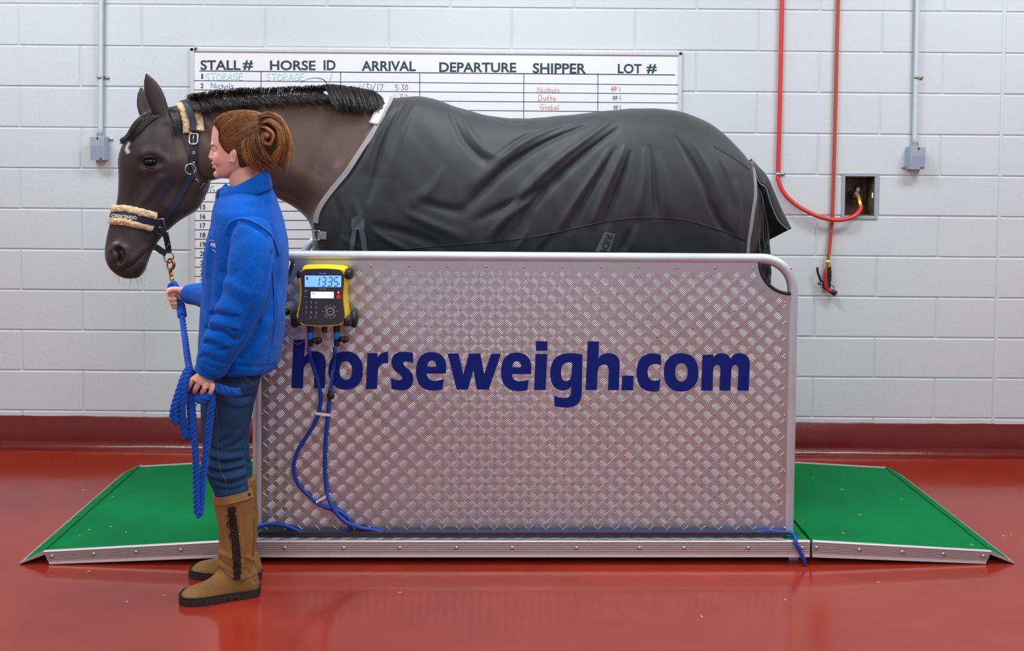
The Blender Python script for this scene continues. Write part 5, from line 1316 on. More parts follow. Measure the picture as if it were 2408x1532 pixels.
jt = BVHTree.FromPolygons([tuple(v.co+Vector(pt.location)) for v in jm.vertices], [tuple(p.vertices) for p in jm.polygons])
for pts in ([(535, 556), (534, 540), (540, 527), (554, 518), (574, 516), (604, 527), (634, 550), (648, 575), (655, 600)], [(640, 640), (645, 720), (642, 790), (630, 850)]):
    P = [hit(jt, x, y, .0008) for x, y in smoothpath(pts, 5)]; P = [p for p in P if p is not None]
    if len(P) > 2: obj('seam', tube(P, .0024, 6), m_jacket, jk)
top_r = [(531, 430, 0), (540, 436, -.055), (556, 434, -.074), (580, 422, -.080), (606, 409, -.070), (624, 401, -.040), (630, 398.5, 0)]
bot_r = [(511, 455, 0), (519, 464, -.060), (545, 470, -.092), (580, 466, -.104), (611, 457, -.094), (634, 449, -.054), (643, 445, 0)]
def ring_of(r): 
    q = smoothpath(r, 5); return [c3(x, y, d) for x, y, d in q]+[c3(x, y, -d) for x, y, d in q[::-1][1:-1]]
Rt, Rb = ring_of(top_r), ring_of(bot_r); Rm = [a.lerp(b, .5)+((a.lerp(b, .5)-c3(578, 440)).normalized()*.004) for a, b in zip(Rt, Rb)]
V, F = rings([Rb, Rm, Rt], False); obj('collar', solid((V, F), .007), m_jacket, jk, sub=1)
zp = [(517, 446), (511, 452), (509, 470), (508.5, 495), (508, 520), (506, 528)]
obj('zip', cat(tube([c3(x, y, -.003) for x, y in smoothpath(zp, 4)], .0042, 8), tube([c3(x, y, .005) for x, y in smoothpath(zp, 4)], .0042, 8)), m_zip, jk)
obj('flap', tube([c3(x+3.5, y, -.011) for x, y in smoothpath(zp, 4)], .0055, 8), m_jacket, jk)
obj('chest_letters', letters_on(jt, 'ARR', (495, 578), (13, 5), (.6, -9), .0012, .03), m_white2, jk, smooth=False, label='white chest lettering')
obj('chest_mark', cat(*[tube([q for q in [hit(jt, x, y, .001) for x, y in l] if q is not None], .0009, 5) for l in ([(492, 567), (498, 565), (505, 568)], [(500, 587), (504, 590), (509, 594)])]), m_white2, jk)
# jeans
nj = [(478, 828, 630, 828, .100, 0), (474, 880, 612, 880, .098, 0), (473, 915, 606, 912, .092, 0), (474, 950, 594, 948, .088, 0), (476, 1000, 582, 1000, .080, 0), (479, 1050, 575, 1048, .072, 0), (483, 1090, 573, 1085, .068, 0), (490, 1118, 577, 1112, .066, 0), (503, 1150, 581, 1144, .054, 0), (510, 1185, 586, 1178, .046, 0)]
fj = [(484, 828, 628, 828, .095, 0), (490, 900, 610, 900, .090, 0), (496, 960, 594, 960, .084, 0), (502, 1020, 583, 1020, .074, 0), (508, 1070, 586, 1066, .068, 0), (512, 1110, 590, 1106, .064, 0), (516, 1140, 592, 1136, .060, 0)]
parts = [rings([egg(at(r[0], r[1], 3.315), at(r[2], r[3], 3.315), LY*r[4], 36, 0, .9) for r in table(nj, 4)]), rings([egg(at(r[0], r[1], 3.475), at(r[2], r[3], 3.475), LY*r[4], 36, 0, .9) for r in table(fj, 4)])]
jn = fuse(parts, .0045, 4, .5); nt_ = bvh(jn)
def SN(pts, rad, amt):
    P = [hit(nt_, x, y) for x, y in smoothpath(pts, 3)]; P = [p for p in P if p is not None]
    if P: push(jn, P, rad, amt)
for pts, rad, amt in (([(500, 1058), (535, 1066), (572, 1062)], .007, -.006), ([(484, 1076), (520, 1090), (572, 1082)], .008, -.008), ([(486, 1066), (525, 1078), (570, 1073)], .009, .006), ([(490, 1106), (525, 1112), (575, 1100)], .008, -.008), ([(492, 1096), (530, 1102), (574, 1092)], .009, .006),
                      ([(498, 1130), (540, 1140), (580, 1124)], .007, -.006), ([(500, 1120), (540, 1126), (578, 1114)], .008, .005), ([(505, 1150), (545, 1154), (583, 1140)], .007, -.005), ([(560, 1010), (540, 1030), (520, 1040)], .010, -.005), ([(575, 1030), (556, 1046), (530, 1056)], .008, -.005),
                      ([(540, 930), (560, 938), (596, 932)], .008, -.006), ([(530, 945), (560, 952), (592, 944)], .010, .005), ([(520, 905), (560, 915), (600, 905)], .010, .004), ([(505, 960), (515, 1040), (520, 1120)], .004, .0012), ([(588, 1030), (596, 1040), (590, 1052)], .009, .006), ([(582, 1060), (592, 1066)], .006, -.006), ([(583, 1085), (592, 1092)], .006, -.006)):
    SN(pts, rad, amt)
co = vco(jn); nz = np.array([mnoise.noise(Vector((p[0]*10, p[1]*10, p[2]*22)))*.0030 for p in co]); setco(jn, co+vno(jn)*nz[:, None])
je = obj('jeans', jn, m_jeans, pt)
nt_ = BVHTree.FromPolygons([tuple(v.co+Vector(pt.location)) for v in jn.vertices], [tuple(p.vertices) for p in jn.polygons])
for pts in ([(507, 945), (512, 1000), (512, 1050), (517, 1100), (529, 1128), (536, 1162)], [(573, 872), (573, 888), (597, 904), (607, 893)], [(575, 870), (576, 886), (598, 901)]):
    P = [hit(nt_, x, y, .0008) for x, y in smoothpath(pts, 5)]; P = [p for p in P if p is not None]
    if len(P) > 2: obj('stitching', tube(P, .0009, 5), m_thread, je)
# boots (the near one is built, the far one stands a step behind it)
T0 = onz(431, 1428, 0); H0 = onz(611, 1407, 0); FD = (T0-H0); FL = FD.length; FD.normalize(); FN = Vector((-FD.y, FD.x, 0)); FN = FN if FN.y > 0 else -FN
def onfoot(px, py, off=0.0):
    d = ray(px, py); c = H0+FN*(off+.040); t = (c-CAM_O).dot(FN)/d.dot(FN); return CAM_O+d*t
foot = [(425, 1402, 1411, .012), (429, 1396, 1416, .026), (438, 1388, 1419, .038), (455, 1381, 1420, .045), (478, 1372, 1419, .047), (500, 1358, 1417, .045), (520, 1338, 1414, .041), (545, 1322, 1410, .038), (570, 1320, 1406, .036), (592, 1326, 1402, .034), (603, 1342, 1398, .028), (609, 1368, 1394, .016)]
def fring(px, yt, yb, hw, n=32):
    A, B = onfoot(px, yt), onfoot(px, yb); out = []
    for i in range(n):
        a = 2*math.pi*i/n; c, s = math.cos(a), math.sin(a)
        cc = math.copysign(abs(c)**.8, c); w = hw*math.copysign(abs(s)**.75, s)*(1-.22*c)
        out.append(A.lerp(B, (1-cc)/2)+FN*w)
    return out
shaft = [(498.5, 1164, 594, 1152, .067), (502, 1185, 595, 1176, .066), (509, 1215, 597, 1210, .060), (513.5, 1250, 600, 1246, .056), (514.5, 1285, 600, 1282, .050), (513, 1312, 597, 1310, .045), (514, 1335, 597, 1332, .042), (514, 1362, 600, 1360, .040)]
bparts = [rings([fring(*r) for r in table(foot, 3)]), rings([egg(onfoot(r[0], r[1]), onfoot(r[2], r[3]), FN*r[4], 36, 0, .88) for r in table(shaft, 4)])]
bm_ = fuse(bparts, .0040, 5, .5); bt = bvh(bm_)
def SB(pts, rad, amt):
    P = [hit(bt, x, y) for x, y in smoothpath(pts, 3)]; P = [p for p in P if p is not None]
    if P: push(bm_, P, rad, amt)
for pts, rad, amt in (([(517, 1300), (545, 1312), (565, 1322)], .010, .005), ([(515, 1318), (530, 1330), (548, 1340)], .008, -.005), ([(520, 1340), (545, 1352), (570, 1352)], .007, -.003), ([(460, 1385), (470, 1400), (466, 1415)], .006, -.002), ([(478, 1376), (488, 1395), (484, 1412)], .007, -.0025), ([(575, 1340), (590, 1352), (600, 1370)], .006, -.003), ([(580, 1310), (594, 1318)], .008, .005)):
    SB(pts, rad, amt)
co = vco(bm_); nz = np.array([mnoise.noise(Vector(p)*16)*.0022 for p in co]); setco(bm_, co+vno(bm_)*nz[:, None])
def bootparts():
    B0 = Vector(((T0.x+H0.x)/2, (T0.y+H0.y)/2, 0)); out = []
    tree = bvh(bm_)
    # sole with heel and lugs
    def outline(grow):
        L_, R_ = [], []
        for r in table(foot, 3):
            c = onfoot(r[0], r[2]); u = (c-H0).dot(FD); w = r[3]*1.06+grow; q = H0+FN*.040+FD*u; L_.append(q-FN*w); R_.append(q+FN*w)
        t_ = L_[0].lerp(R_[0], .5)+FD*(.004+grow); h_ = L_[-1].lerp(R_[-1], .5)-FD*(.004+grow)
        return [t_]+L_+[h_]+R_[::-1]
    def slab(poly, z0, z1):
        P = [Vector((p.x, p.y, z0)) for p in poly]+[Vector((p.x, p.y, z1)) for p in poly]; n = len(poly)
        return P, [tuple(range(n))[::-1], tuple(range(n, 2*n))]+[(i, (i+1) % n, (i+1) % n+n, i+n) for i in range(n)]
    o = outline(.002); mid = slab(o, .010, .026)
    Hh = [p for p in o if (p-H0).dot(FD) < .075]; Hh = slab(Hh, 0, .012)
    fr = [p for p in o if (p-H0).dot(FD) > .105]; fr = slab(fr, .001, .012)
    out.append(('sole', cat(mid, Hh, fr), m_sole, dict(smooth=False)))
    lugs = []
    for i in range(2, len(o)//2-1):
        p = o[i]; q = o[i+1]
        if i % 2 == 0: lugs.append(box((p.x, p.y, .011), (.011, .0035, .018), Matrix.Rotation(math.atan2(FD.y, FD.x), 3, 'Z'), bev=.001))
    out.append(('sole_lugs', cat(*lugs), m_sole, dict(smooth=False)))
    out.append(('welt', tube([Vector((p.x, p.y, .0265)) for p in o], .0022, 6, closed=True), m_lacep, {}))
    def rib(pts, w, th, off): return ribbon(tree, pts, w, th, off)
    out.append(('top_band', rib([(500.5, 1178), (520, 1180), (550, 1175), (575, 1168), (592, 1162)], .026, .003, .0005), m_boot, dict(smooth=False)))
    P = [hit(tree, x, y) for x, y in [(545, 1196), (553, 1230), (556, 1260), (558, 1290), (559, 1318), (558, 1342), (557, 1362)]]
    out.append(('lace_panel', rib([(544, 1192), (548, 1225), (552, 1260), (555, 1290), (557, 1315), (558, 1340), (557, 1364)], .024, .0015, .0006), m_lacep, dict(smooth=False)))
    for pts in ([(527, 1194), (528, 1225), (534, 1260), (539, 1290), (541, 1312)], [(562, 1188), (567, 1225), (569, 1258), (572, 1290), (573, 1312)]):
        out.append(('suede_facing', rib(pts, .015, .002, .0004), m_boot, dict(smooth=False)))
    Lp = [(532, 1209), (533, 1234), (539, 1262), (545, 1288), (546, 1313), (548, 1336), (550, 1357)]; Rp = [(555, 1208), (558, 1233), (562, 1258), (565, 1284), (567, 1308), (568, 1333), (565, 1354)]
    lac = []
    for i in range(6):
        for a, b in ((Lp[i], Rp[i+1]), (Rp[i], Lp[i+1])):
            q = [hit(tree, a[0]+(b[0]-a[0])*t, a[1]+(b[1]-a[1])*t, .0035) for t in (0, .33, .66, 1)]; lac.append(tube([x for x in q if x is not None], .0015, 6))
    q = [hit(tree, x, y, .004) for x, y in smoothpath([(543, 1196), (540, 1222), (543, 1236), (549, 1222), (545, 1198)], 4)]; lac.append(tube([x for x in q if x is not None], .0014, 6))
    out.append(('laces', cat(*lac), m_lace, {}))
    out.append(('eyelets', cat(*[ball(hit(tree, x, y, .0022), .0026, 8, 6) for x, y in Lp+Rp]), m_silver, {}))
    out.append(('strap_stud', ball(hit(tree, 583, 1165, .006), (.006, .004, .005), 10, 8), m_lacep, {}))
    P = [hit(tree, x, y, .0006) for x, y in smoothpath([(596, 1170), (597, 1220), (596, 1270), (594, 1310)], 4)]; P = [p for p in P if p is not None]
    if len(P) > 2: out.append(('seam', tube(P, .0011, 5), m_lacep, {}))
    P = [hit(tree, x, y, .0002) for x, y in smoothpath([(512, 1330), (535, 1352), (560, 1368), (585, 1360), (603, 1352)], 4)]; P = [p for p in P if p is not None]
    if len(P) > 2: out.append(('seam', tube(P, .0009, 5), m_lacep, {}))
    return out
BP = bootparts()
up = obj('boot', bm_, m_boot, pt, label='tan near boot with a laced side panel')
subs = []
for nm, part, m, kw in BP:
    subs.append(obj(nm, part, m, up, **kw))
far = up.copy(); COL.objects.link(far); far.parent = pt; RF = Matrix.Rotation(math.radians(-27), 4, 'Z'); c_n = onfoot(552, 1204)-Vector(pt.location); c_f = at(561, 1204, 3.475)-Vector(pt.location)
tl = c_f-(RF @ c_n); far.matrix_basis = Matrix.Translation((tl.x, tl.y, 0)) @ RF; far['label'] = 'tan far boot standing half a step ahead'
for s in subs:
    c = s.copy(); COL.objects.link(c); c.parent = far
# hair
skull = bvh(to_mesh('sk', prow(head_rows, YP)))
SC = c3(570, 328)
def scalp(d, off):
    h_ = skull.ray_cast(SC, d); 
    return (h_[0] if h_[0] is not None else SC+d*.085)+d*off
HLN = [(549, 262, 'top')]
hair_near = [(504, 292, 0), (505.5, 294, -.018), (508, 297, -.036), (513, 304, -.050), (516, 315, -.060), (513, 330, -.064), (517, 343, -.0695), (524, 354, -.073), (533, 362, -.076), (543, 366, -.084), (553, 369, -.087), (560, 380, -.076), (562, 390, -.066), (567, 398, -.056), (580, 404, -.050), (596, 404, -.038), (606, 403, -.015), (608, 402, 0)]
hn_ = smoothpath(hair_near, 10)
root = c3(606, 302)
def combed(A, off0, off1, n=9, sp=.006):
    da = (A-SC).normalized(); db = (root+Vector((0, rh.gauss(0, sp), rh.gauss(0, sp)))-SC).normalized(); out = []
    ang = da.angle(db)
    for k in range(n):
        t = k/(n-1); d = (da*math.sin((1-t)*ang)+db*math.sin(t*ang))/max(math.sin(ang), 1e-4); d.normalize()
        out.append(scalp(d, off0+(off1-off0)*math.sin(math.pi*t*.5)))
    return out
capV = []
base_rows = []
for s in (1, -1):
    rows = []
    for (x, y, d) in hn_: rows.append(combed(c3(x, y, d*s), .0008, .006, 12, 0))
    base_rows.append(rows)
hair = obj('hair', cat(*[grid(r) for r in base_rows]), m_hairD, pt, label='brown hair swept back')
S1, S2 = [], []
for i in range(2600):
    u = rh.random(); x, y, d = hn_[int(u*(len(hn_)-1))]; s = 1 if rh.random() < .62 else -1
    A = c3(x+rh.uniform(-1, 1.5), y+rh.uniform(-1, 1), d*s); P = combed(A, .0015+rh.uniform(0, .002), .006+rh.uniform(0, .006), 10)
    (S1 if rh.random() < (.35 if u < .45 else .75) else S2).append(strand(P, .0004, .0008, 4))
for i in range(260):                                    # sun-lightened strands over the crown
    u = rh.uniform(.0, .3); x, y, d = hn_[int(u*(len(hn_)-1))]; s = 1 if rh.random() < .6 else -1
    S2.append(strand(combed(c3(x+1, y-1, d*s), .003+rh.uniform(0, .003), .008+rh.uniform(0, .008), 10), .0004, .0008, 4))
S0 = []
for i in range(90):                                    # fine flyaway hair at the hairline and nape
    u = rh.random(); x, y, d = hn_[int(u*(len(hn_)-1))]; A = c3(x-rh.uniform(0, 3), y+rh.uniform(-2, 2), d*1.02); P = combed(A, .0008, .004, 12)[:5]; S0.append(strand(P, .00018, .0005, 3))
obj('strands', cat(*S0), m_hairD, hair, fix=False)
obj('strands', cat(*S1), m_hairD, hair, fix=False); obj('strands', cat(*S2), m_hairA, hair, fix=False, label='auburn hair strands')
# loose messy bun
BK = c3(631, 325)
bun = obj('hair_bun', fuse([ball(c3(628, 318), (.050, .048, .046), 20, 14), ball(c3(634, 345), (.044, .042, .050), 20, 14), ball(c3(612, 372), (.030, .036, .036), 16, 12), ball(c3(606, 310), (.030, .034, .034), 16, 12)], .005, 6), m_hairD, pt, label='loose messy bun')
D1, D2, D3 = [], [], []
def swirl(pts, n, sp, frac):
    for _ in range(int(n*1.8)):
        o = [rh.gauss(0, sp) for _ in range(2)]; dy = rh.gauss(0, .010); tw = rh.uniform(.75, 1.2); k = len(pts)
        P = [at(x+o[0]*(.3+.9*i/(k-1))*tw, y+o[1]*(.3+.9*i/(k-1))*tw, YP+Y_+dy*(.4+.6*i/(k-1))) for i, (x, y, Y_) in enumerate(pts)]
        (D3 if rh.random() < frac*.6 else D2 if rh.random() < frac else D1).append(strand(smoothpath(P, 4), .0008, .0003, 4))
swirl([(600, 300, -.030), (582, 318, -.062), (573, 342, -.072), (582, 374, -.072), (606, 398, -.055)], 90, 4.0, .75)
swirl([(602, 298, -.030), (590, 322, -.066), (588, 350, -.074), (600, 380, -.068), (616, 396, -.050)], 70, 4.0, .5)
swirl([(604, 296, -.02), (634, 284, -.055), (658, 306, -.062), (660, 345, -.066), (645, 376, -.060)], 90, 4.5, .7)
swirl([(604, 292, -.01), (640, 272, -.035), (666, 298, -.045), (674, 340, -.045), (664, 388, -.035)], 90, 4.5, .6)
swirl([(598, 288, -.02), (616, 273, -.040), (640, 270, -.040), (660, 284, -.035), (672, 316, -.03)], 80, 3.5, .55)
swirl([(604, 296, .0), (636, 270, .02), (668, 300, .03), (676, 345, .03), (662, 392, .02)], 70, 5, .3)
swirl([(606, 300, -.03), (625, 300, -.070), (642, 316, -.078), (634, 338, -.080), (618, 332, -.080), (620, 316, -.080), (630, 320, -.082)], 60, 2.2, .8)
swirl([(606, 304, -.03), (612, 330, -.074), (620, 360, -.074), (640, 385, -.058)], 60, 4.5, .35)
swirl([(600, 306, -.04), (596, 340, -.070), (612, 372, -.066), (636, 392, -.045)], 50, 4, .4)
swirl([(640, 280, -.02), (668, 310, -.03), (678, 350, -.03), (672, 398, -.02)], 14, 5, .6)
obj('strands', cat(*D3), mat('golden_hair', rgb(198, 136, 74), .40, var=.25, vscale=70), bun, fix=False, label='golden hair strands'); obj('strands', cat(*D1), m_hairD, bun, fix=False); obj('strands', cat(*D2), m_hairA, bun, fix=False, label='auburn hair strands')
# ------------------------------------------------------------------ lead rope
m_rope = mat('blue_cotton_rope', rgb(4, 74, 174), .85, var=.12, vscale=60, bump=.5, bscale=380, bdist=.0010, sheen=.15, spec=.2)
m_copper = mat('worn_copper_snap', rgb(176, 98, 58), .28, 1.0)
m_gold = mat('polished_brass', rgb(226, 190, 112), .2, 1.0)
lr = thing('lead_rope', 'thick royal blue lead rope with a brass snap, coiled in the person\'s near hand', 'rope', tuple(at(470, 1217, 3.12)))
def path3(L, n=8, step=.005): return resample([at(*p) for p in smoothpath(L, n)], step)
yr0 = RC_.y
hk = [(394, 628, yr0-.012), (393.5, 621, yr0-.012), (395, 614, yr0-.010), (399, 609.5, yr0-.008), (404, 611.5, yr0-.010), (408.5, 619, yr0-.014), (408, 628, yr0-.016), (403, 634, yr0-.018), (400, 639, yr0-.020)]
hp3 = [at(*p) for p in smoothpath(hk, 4)]
sk = obj('snap_hook', cat(tube(hp3, [.0030+.0032*min(1, max(0, (i-8)/12)) for i in range(len(hp3))], 10), tube([at(397, 633, yr0-.018), at(394, 629.5, yr0-.016)], .0034, 8), tube([at(400, 637, yr0-.02), at(403.5, 652, yr0-.04)], .0068, 12)), m_copper, lr, label='copper-coloured bolt snap')
obj('swivel', cat(tube([at(402.5, 652, yr0-.042), at(403.5, 655, yr0-.046), at(404, 657, yr0-.05), at(405, 661, yr0-.055)], [.0075, .0088, .0088, .006], 12), tube([at(404.5, 660, yr0-.054), at(408, 673, 3.855)], .0052, 10)), m_gold, sk)
RR_ = .0108
rope = []
def R(L, r=RR_, pitch=.046, step=.006): rope.append(twisted(path3(L, 8, step), r, pitch))
R([(411, 690, 3.80), (402, 681, 3.812), (400.5, 673, 3.82), (406, 667.5, 3.825), (413, 670, 3.82), (416, 680, 3.81), (418, 694, 3.80), (421, 707, 3.79), (424.5, 720, 3.78), (428, 740, 3.74), (431, 765, 3.68), (435, 795, 3.57), (439, 828, 3.42), (443, 855, 3.28), (447, 872, 3.18), (456, 892, 3.165), (470, 908, 3.165)], RR_, .085)
R([(478, 912, 3.165), (460, 896, 3.170), (445, 870, 3.150), (433, 888, 3.110), (420, 925, 3.085), (410, 958, 3.075), (407.5, 980, 3.08), (413, 992, 3.085), (421, 986, 3.095), (427, 960, 3.10), (434, 922, 3.115), (442, 893, 3.145), (460, 902, 3.175)], .0118)
R([(476, 908, 3.175), (458, 886, 3.172), (446, 875, 3.135), (437, 900, 3.10), (430, 935, 3.085), (428, 965, 3.09), (431, 1000, 3.10), (436, 1022, 3.105), (444, 1029, 3.11), (450, 1016, 3.115), (449, 985, 3.12), (447, 945, 3.130), (450, 915, 3.160), (465, 906, 3.180)], .0115)
R([(472, 905, 3.165), (458, 908, 3.160), (452, 928, 3.135), (452, 960, 3.11), (455.5, 1005, 3.10), (459, 1060, 3.10), (461.5, 1120, 3.10), (462.5, 1170, 3.10), (464, 1200, 3.10), (467, 1212, 3.10), (471, 1206, 3.105), (473.5, 1180, 3.11), (477, 1130, 3.11), (483, 1075, 3.11), (490, 1020, 3.11), (496, 970, 3.11), (500, 935, 3.12), (494, 912, 3.150)])
R([(494, 930, 3.12), (478, 940, 3.10), (468, 941, 3.105), (465, 932, 3.125), (474, 920, 3.152), (488, 912, 3.160)], .0120)
R([(488, 912, 3.158), (502, 912, 3.140), (518, 915, 3.125), (534, 921, 3.12), (548, 924, 3.12), (561, 924, 3.12)], .0150, .060)
obj('rope', cat(*rope), m_rope, lr, fix=False)
obj('splice_whipping', twisted(path3([(423.5, 716, 3.782), (425.5, 726, 3.765), (427.5, 737, 3.745), (428.5, 744, 3.735)], 6, .004), .0165, .022, strands=4), m_rope, lr, fix=False)
strs = []
for x, y, yy, n in ((561, 924, 3.12, 60), (421, 742, 3.74, 8), (465, 948, 3.10, 8)):
    for i in range(n):
        p = at(x+rh.uniform(-2, 1), y+rh.uniform(-6, 6), yy+rh.gauss(0, .006)); d = Vector((rh.uniform(.002, .008) if n > 20 else -.006, rh.gauss(0, .004), rh.gauss(0, .004))); strs.append(strand([p, p+d*.5, p+d], .0009, .0004, 4))
obj('frayed_end', cat(*strs), m_rope, lr, fix=False)

# ------------------------------------------------------------------ weighing indicator on the panel
m_yellow = mat('yellow_plastic', rgb(250, 206, 0), .38, bump=.08, bscale=90)
m_face = mat('charcoal_keypad', rgb(58, 62, 70), .42)
m_bump = mat('black_bumper', rgb(30, 30, 33), .55, bump=.2, bscale=80)
m_lcd = emis('blue_backlit_screen', rgb(128, 192, 250), .75)
m_lcd2 = emis('white_backlit_screen', rgb(222, 242, 252), .9)
m_seg = mat('blue_segment', rgb(12, 62, 132), .4)
m_keyw = mat('white_key_print', rgb(206, 210, 214), .5)
m_keyg = mat('grey_key', rgb(140, 144, 146), .5)
m_redkey = mat('red_key', rgb(236, 62, 60), .45)
m_bluelab = mat('blue_maker_label', rgb(40, 62, 160), .45)
m_connblue = mat('blue_connector_ring', rgb(20, 112, 200), .45)
m_cable = mat('blue_cable', rgb(10, 60, 160), .42, spec=.5)
LF = -.045
def ZZ(x, y): return (x/5.673+640, y/5.673+590)
def fl(x, y, ly=LF): return tuple(onplat(*ZZ(x, y), ly).xz)
ind = thing('weighing_indicator', 'yellow weighing indicator with a blue lit display reading 1335, on the tread-plate panel', 'indicator', plat(onplat(757, 700, 0).x, .05, onplat(757, 770, 0).z), PA)
yel = [(415, 240), (540, 229), (680, 226), (830, 233), (945, 248), (978, 300), (986, 350), (977, 450), (964, 600), (972, 720), (985, 830), (988, 890), (960, 955), (915, 995), (790, 1012), (650, 1018), (500, 1010), (395, 995), (345, 940), (320, 870), (338, 780), (362, 680), (368, 560), (363, 440), (352, 370), (375, 300)]
fac = [(430, 256), (560, 246), (680, 243), (800, 246), (895, 258), (945, 300), (962, 350), (955, 460), (943, 600), (952, 740), (966, 850), (955, 925), (905, 975), (780, 990), (650, 996), (500, 990), (420, 978), (370, 930), (350, 862), (370, 760), (389, 640), (394, 520), (388, 420), (385, 340), (395, 290)]
def S2_(L, n=4): return [tuple(p) for p in smoothpath(L, n, closed=True)]
Y2 = [fl(*p) for p in S2_(yel)]; cxy = (sum(p[0] for p in Y2)/len(Y2), sum(p[1] for p in Y2)/len(Y2))
rr_ = []
for ly, sc in ((LF+.0005, .955), (LF, .975), (LF+.003, .995), (LF+.010, 1.0), (LF+.055, 1.06), (LF+.075, 1.03), (LF+.080, .96)):
    rr_.append([plat(cxy[0]+(u-cxy[0])*sc, ly, cxy[1]+(v-cxy[1])*sc) for u, v in Y2])
obj('housing', rings(rr_), m_yellow, ind, angle=50, label='yellow plastic housing')
face = obj('keypad', prism([fl(*p) for p in S2_(fac)], lambda u, v: plat(u, LF-.0022, v), lambda u, v: plat(u, LF+.003, v)), m_face, ind, smooth=False, label='dark grey keypad face')
FO = LF-.0024
def quad(name, x0, y0, x1, y1, m, parent, d=0.0, th=.001):
    a, b = fl(x0, y0), fl(x1, y1); return obj(name, toplat(box(((a[0]+b[0])/2, FO-d-th/2+.0004, (a[1]+b[1])/2), (abs(b[0]-a[0]), th, abs(b[1]-a[1])))), m, parent, smooth=False)
lcd = quad('display', 437, 330, 922, 484, m_lcd, ind, .0003)
SEG = {'1': [(1, 2), (2, 3)], '3': [(0, 1), (1, 2), (2, 3), (3, 4), (5, 2)], '5': [(0, 1), (0, 5), (5, 2), (2, 3), (3, 4)]}
def segdigit(ch, x0, x1, y0, y1, w):
    sl = 14; pts = {0: (x0+sl*.55, y0), 1: (x1+sl*.55, y0), 2: (x1, (y0+y1)/2), 3: (x1-sl*.55, y1), 4: (x0-sl*.55, y1), 5: (x0, (y0+y1)/2)}
    out = []
    for a, b in SEG[ch]:
        A, B = np.array(pts[a]), np.array(pts[b]); A2, B2 = A+(B-A)*.07, B-(B-A)*.07
        d = (B-A)/np.linalg.norm(B-A); n_ = np.array([-d[1], d[0]])*w/2
        poly = [A2, A2+d*w*.5+n_, B2-d*w*.5+n_, B2, B2-d*w*.5-n_, A2+d*w*.5-n_]
        out.append(prism([fl(*p) for p in poly], lambda u, v: plat(u, FO-.0022, v), lambda u, v: plat(u, FO-.0010, v)))
    return out
dg_ = []
for ch, x0, x1 in (('1', 575, 632), ('3', 668, 716), ('3', 748, 800), ('5', 830, 880)): dg_.append(cat(*segdigit(ch, x0, x1, 355, 470, 11)))
for d in dg_: obj('digit', d, m_seg, lcd, smooth=False, label='dark blue display digit')
quad('battery_icon', 460, 350, 479, 386, m_seg, lcd, .0012)
quad('unit_mark', 893, 432, 903, 446, m_seg, lcd, .0012)
quad('display_bezel', 430, 323, 929, 491, mat('dark_bezel', rgb(36, 70, 150), .4), lcd, -.0003, .0008)
l2 = quad('small_display', 517, 545, 823, 634, m_lcd2, ind, .0004); quad('bezel', 511, 538, 829, 641, bpy.data.materials['dark_bezel'], l2, -.0001, .0008)
quad('screen_text', 530, 565, 578, 572, m_connblue, l2, .0012); quad('screen_text', 532, 592, 790, 594, m_connblue, l2, .0012)
def ptext(s, xc, yc, hz, m, parent, bold=.01, wz=None):
    V, F = text_part(s, 1, Matrix.Identity(4), bold, .001); a = np.array(V); lo, hi = a.min(0), a.max(0)
    k = hz/(hi[1]-lo[1]); kx = k if wz is None else wz/(hi[0]-lo[0]); out = []
    for v in a:
        u, w = fl(xc+(v[0]-(lo[0]+hi[0])/2)*kx, yc-(v[1]-(lo[1]+hi[1])/2)*k); out.append(plat(u, FO-(.0010 if v[2] > 0 else .0004), w))
    return obj('key_print', (out, F), m, parent, smooth=False)
ml = quad('maker_label', 622, 286, 734, 320, m_bluelab, face); ptext('TRU-TEST', 678, 304, 13, m_keyw, ml, .01, 100)
quad('model_strip', 628, 497, 716, 526, m_keyg, face); ptext('ZENITH', 672, 512, 17, m_face, face, .02, 74)
for i, ch in enumerate('123456789'):
    x, y = (457, 522, 590)[i % 3], (686, 752, 820)[i//3]; ptext(ch, x, y, 26, m_keyw, face, .02)
    if i: quad('key_print', x-14, y+20, x+14, y+23, m_keyg, face)
ptext('.', 447, 892, 7, m_keyw, face, .03); ptext('0', 516, 886, 26, m_keyw, face, .02)
def pring(xc, yc, r0, r1, a0, a1, m, name='key_ring', n=20, ry=1.0):
    P = [(xc+r1*math.cos(a), yc+r1*ry*math.sin(a)) for a in np.linspace(a0, a1, n)]+[(xc+r0*math.cos(a), yc+r0*ry*math.sin(a)) for a in np.linspace(a1, a0, n)]
    return obj(name, prism([fl(*p) for p in P], lambda u, v: plat(u, FO-.0010, v), lambda u, v: plat(u, FO+.0004, v)), m, face, smooth=False)
pring(452, 538, 11, 15, -1.0, 4.1, m_keyw, 'power_icon'); quad('power_icon', 450, 517, 454, 536, m_keyw, face)
ptext('MENU', 450, 612, 10, m_keyw, face, .01); quad('backspace_icon', 566, 872, 598, 900, m_keyg, face); quad('backspace_icon', 572, 878, 592, 894, m_face, face, .0008)
for k in range(4):
    c = k*math.pi/2; pring(776, 810, 74, 88, c+.45, c+1.12, m_keyg, 'arrow_key', 8, 1.12)
pring(776, 810, 38, 64, 0, 2*math.pi-.001, m_keyg, 'enter_key', 24, .92); ptext('ENTER', 776, 810, 10, m_keyw, face, .01); ptext('EXIT', 676, 810, 9, m_keyw, face); ptext('INFO', 872, 810, 9, m_keyw, face)
for (x, y, t) in ((776, 724, 1), (776, 895, -1)):
    obj('arrow_key', prism([fl(x-10, y+5*t), fl(x+10, y+5*t), fl(x, y-8*t)], lambda u, v: plat(u, FO-.0010, v), lambda u, v: plat(u, FO+.0004, v)), m_keyw, face, smooth=False)
